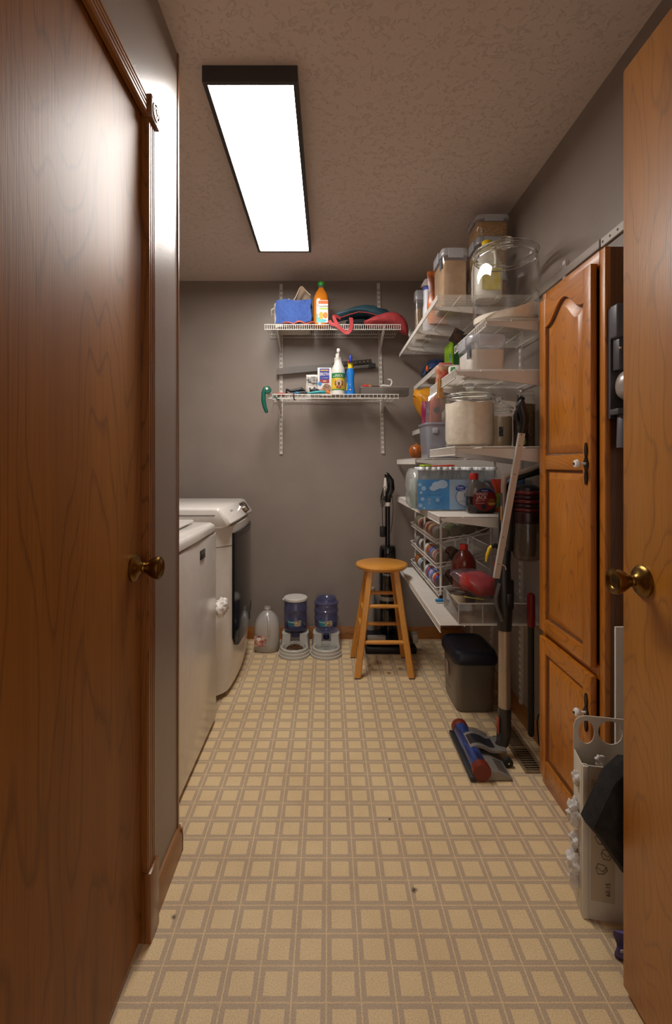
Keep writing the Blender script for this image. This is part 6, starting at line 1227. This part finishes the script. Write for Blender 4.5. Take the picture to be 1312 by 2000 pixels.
# ================================================================ BESIDE THE OPEN DOOR
bh = thing('bag_holder', 'tall off-white plastic holder stuffed with carrier bags beside the open door', 'bag holder', (0.748, 1.235, 0), math.radians(-12))
OFFW = pm('cfc6b6', 0.42)
W2, D2, H2 = 0.20, 0.075, 0.495
def holder_panel():
    # front sheet with grip holes at the top and dispensing slots, in local x (width) and z
    outer = [(0, 0), (W2, 0), (W2, H2-0.03)]
    outer += [(W2-0.03+0.03*math.cos(a), H2-0.03+0.03*math.sin(a)) for a in (0.5, 1.0, PI/2)] + [(0.03-0.03*math.sin(a), H2-0.03+0.03*math.cos(a)) for a in (0.0, 0.5, 1.0, PI/2)]
    return outer
def slab_with_holes(outer, holes, y0, y1, name, mat, parent):
    bm = bmesh.new()
    edges = []
    for loop in [outer]+holes:
        vs = [bm.verts.new((x, y0, z)) for x, z in loop]
        edges += [bm.edges.new((vs[i], vs[(i+1) % len(vs)])) for i in range(len(vs))]
    r = bmesh.ops.triangle_fill(bm, edges=edges, use_beauty=True)
    fs = [g for g in r['geom'] if isinstance(g, bmesh.types.BMFace)]
    ex = bmesh.ops.extrude_face_region(bm, geom=fs)
    for g in ex['geom']:
        if isinstance(g, bmesh.types.BMVert): g.co.y = y1
    bmesh.ops.recalc_face_normals(bm, faces=bm.faces)
    me = bpy.data.meshes.new(name); bm.to_mesh(me); bm.free(); me.materials.append(mat)
    return put(me, name, parent, None, True)
def oval(cx, cz, rx, rz, n=20): return [(cx+rx*math.cos(2*PI*k/n), cz+rz*math.sin(2*PI*k/n)) for k in range(n)]
OX = -0.085
outer = [(x+OX, z) for x, z in holder_panel()]
holes = [oval(OX+0.032, H2-0.045, 0.020, 0.032), oval(OX+0.092, H2-0.040, 0.030, 0.032), oval(OX+0.155, H2-0.045, 0.026, 0.030), oval(OX+0.14, 0.29, 0.022, 0.030), oval(OX+0.14, 0.19, 0.022, 0.035), oval(OX+0.14, 0.09, 0.022, 0.035)]
slab_with_holes(outer, holes[:3], D2-0.003, D2, 'back_panel', OFFW, bh)
H3 = H2-0.095
slab_with_holes([(OX, 0), (OX+W2, 0), (OX+W2, H3), (OX, H3)], holes[3:], 0.0, 0.003, 'front_panel', OFFW, bh)
B().box(OX, OX+0.003, 0.003, D2-0.003, 0, H3+0.0, 0.001).build('side_panel', OFFW, bh, local=True)
B().box(OX, OX+W2, 0.003, D2-0.003, 0, 0.003).build('bottom_panel', OFFW, bh, local=True)
B().box(OX, OX+0.016, -0.005, 0.012, 0.0, H3, 0.004).build('corner_post', OFFW, bh, local=True)
sk = B().box(OX+0.022, OX+0.078, -0.0012, 0.0, 0.05, H3-0.035).build('instruction_sheet', pm('b8a88e', 0.6), bh, 'beige instruction sticker', local=True)
rs = random.Random(5)
for k, zz in enumerate((0.30, 0.255, 0.215, 0.175, 0.135)):
    x = OX+0.045+0.012*(k % 2); pts = [(x+0.012*math.cos(a)*(1+0.4*rs.random()), -0.0018, zz+0.013*math.sin(a)*(1+0.3*rs.random())) for a in [2*PI*i/6 for i in range(7)]]; pts[-1] = pts[0]
    B().tube(pts, 0.0007, 5).build('diagram', pm('3a332a', 0.7), sk, local=True); B().tube([(x-0.01, -0.0018, zz+0.004), (x+0.004, -0.0018, zz-0.006), (x+0.014, -0.0018, zz+0.008)], 0.0007, 5).build('diagram', pm('3a332a', 0.7), sk, local=True)
for k, ch in enumerate('123'): text(ch, 0.010, INK, sk, plane_fn((OX+0.070, -0.0019, 0.290-k*0.058), (1, 0, 0), (0, 0, 1)), local=True)
text('60.15', 0.016, INK, sk, plane_fn((OX+0.062, -0.0019, 0.085), (0, 0, 1), (-1, 0, 0)), local=True)
B().box(OX+0.027, OX+0.044, -0.0019, -0.0012, H3-0.085, H3-0.045).build('barcode', pm('3a332a', 0.6, c2='a89878', nscale=300, stretch=(0.1, 1, 1)), sk, local=True)
# carrier bags poking through its openings
BAGW = pm('d2cdc8', 0.55, c2='e0dcd8', nscale=40, bump=0.8, bscale=60)
Mb = bh.matrix_basis
for i, (lx, ly, lz, rx, ry, rz, lab) in enumerate((
    (OX-0.004, 0.035, 0.345, 0.010, 0.012, 0.020, 'top left'), (OX-0.006, 0.035, 0.250, 0.020, 0.02, 0.030, 'upper left'), (OX-0.006, 0.040, 0.175, 0.014, 0.015, 0.022, 'middle left'), (OX-0.008, 0.038, 0.115, 0.018, 0.02, 0.032, 'lower left'), (OX-0.006, 0.040, 0.070, 0.014, 0.015, 0.024, 'lowest left'),
    (OX+0.140, -0.002, 0.29, 0.022, 0.014, 0.030, 'upper front'), (OX+0.140, -0.004, 0.19, 0.022, 0.016, 0.036, 'middle front'), (OX+0.138, -0.004, 0.09, 0.022, 0.016, 0.036, 'lower front'), (OX+0.050, 0.02, H3+0.005, 0.012, 0.012, 0.018, 'top'))):
    b = B().ell((0, 0, 0), rx, ry, rz, 24, 16)
    rq = random.Random(i)
    ph = rq.random()*6
    nb = []
    for x, y, z in b.v:
        k_ = 1 + 0.20*math.sin(x*240+ph)*math.sin(z*200+2*ph) + 0.16*math.sin(y*330+z*160+ph) + 0.12*math.sin((x+z)*420+3*ph)
        nb.append((x*k_, y*k_, z*k_))
    b.v = nb
    p = Mb @ Vector((lx, ly, lz)); b.v = [(x+p.x, y+p.y, z+p.z) for x, y, z in b.v]
    tag(b.build('carrier_bag', BAGW, angle=50), 'crumpled white carrier bag bulging from the %s opening of the off-white holder' % lab, 'bag', 'carrier bags in the holder')
# black fabric bag hanging between holder and door
kb_ = thing('black_fabric_bag', 'black fabric bag slumped against the off-white holder beside the door', 'bag', (0.72, 1.17, 0.3))
def rk(y, s_):
    pts = [(0.612, 0.335), (0.640, 0.395), (0.668, 0.452), (0.705, 0.485), (0.76, 0.48), (0.78, 0.30), (0.76, 0.19), (0.70, 0.215), (0.665, 0.265), (0.638, 0.305)]
    cx, cz = 0.70, 0.34
    return [(cx+(x-cx)*s_, y, cz+(z-cz)*s_) for x, z in pts]
b = B(); b.rings([rk(1.105, 0.55), rk(1.118, 0.90), rk(1.14, 1.0), rk(1.165, 0.97), rk(1.185, 0.75)]); b.build('body', pm('14110f', 0.9, c2='221e1a', nscale=60, bump=0.5, bscale=300), kb_, angle=25)
B().tube([(0.613, 1.140, 0.336), (0.64, 1.121, 0.342), (0.668, 1.112, 0.356), (0.70, 1.108, 0.385)], 0.003, 8).build('seam', pm('2c2722', 0.8), kb_)
sn = thing('snack_wrapper', 'small purple snack wrapper on the floor by the open door', 'wrapper', (0.715, 1.145, 0.0))
pouch_mesh(0.690, 0.77, 1.150, 0.001, 0.062, 0.012, 3).build('wrapper', pm('2c2258', 0.3, c2='6a5c90', nscale=40), sn); B().box(0.694, 0.76, 1.134, 1.136, 0.028, 0.034).build('print_band', pm('b8b0c0', 0.4), sn)
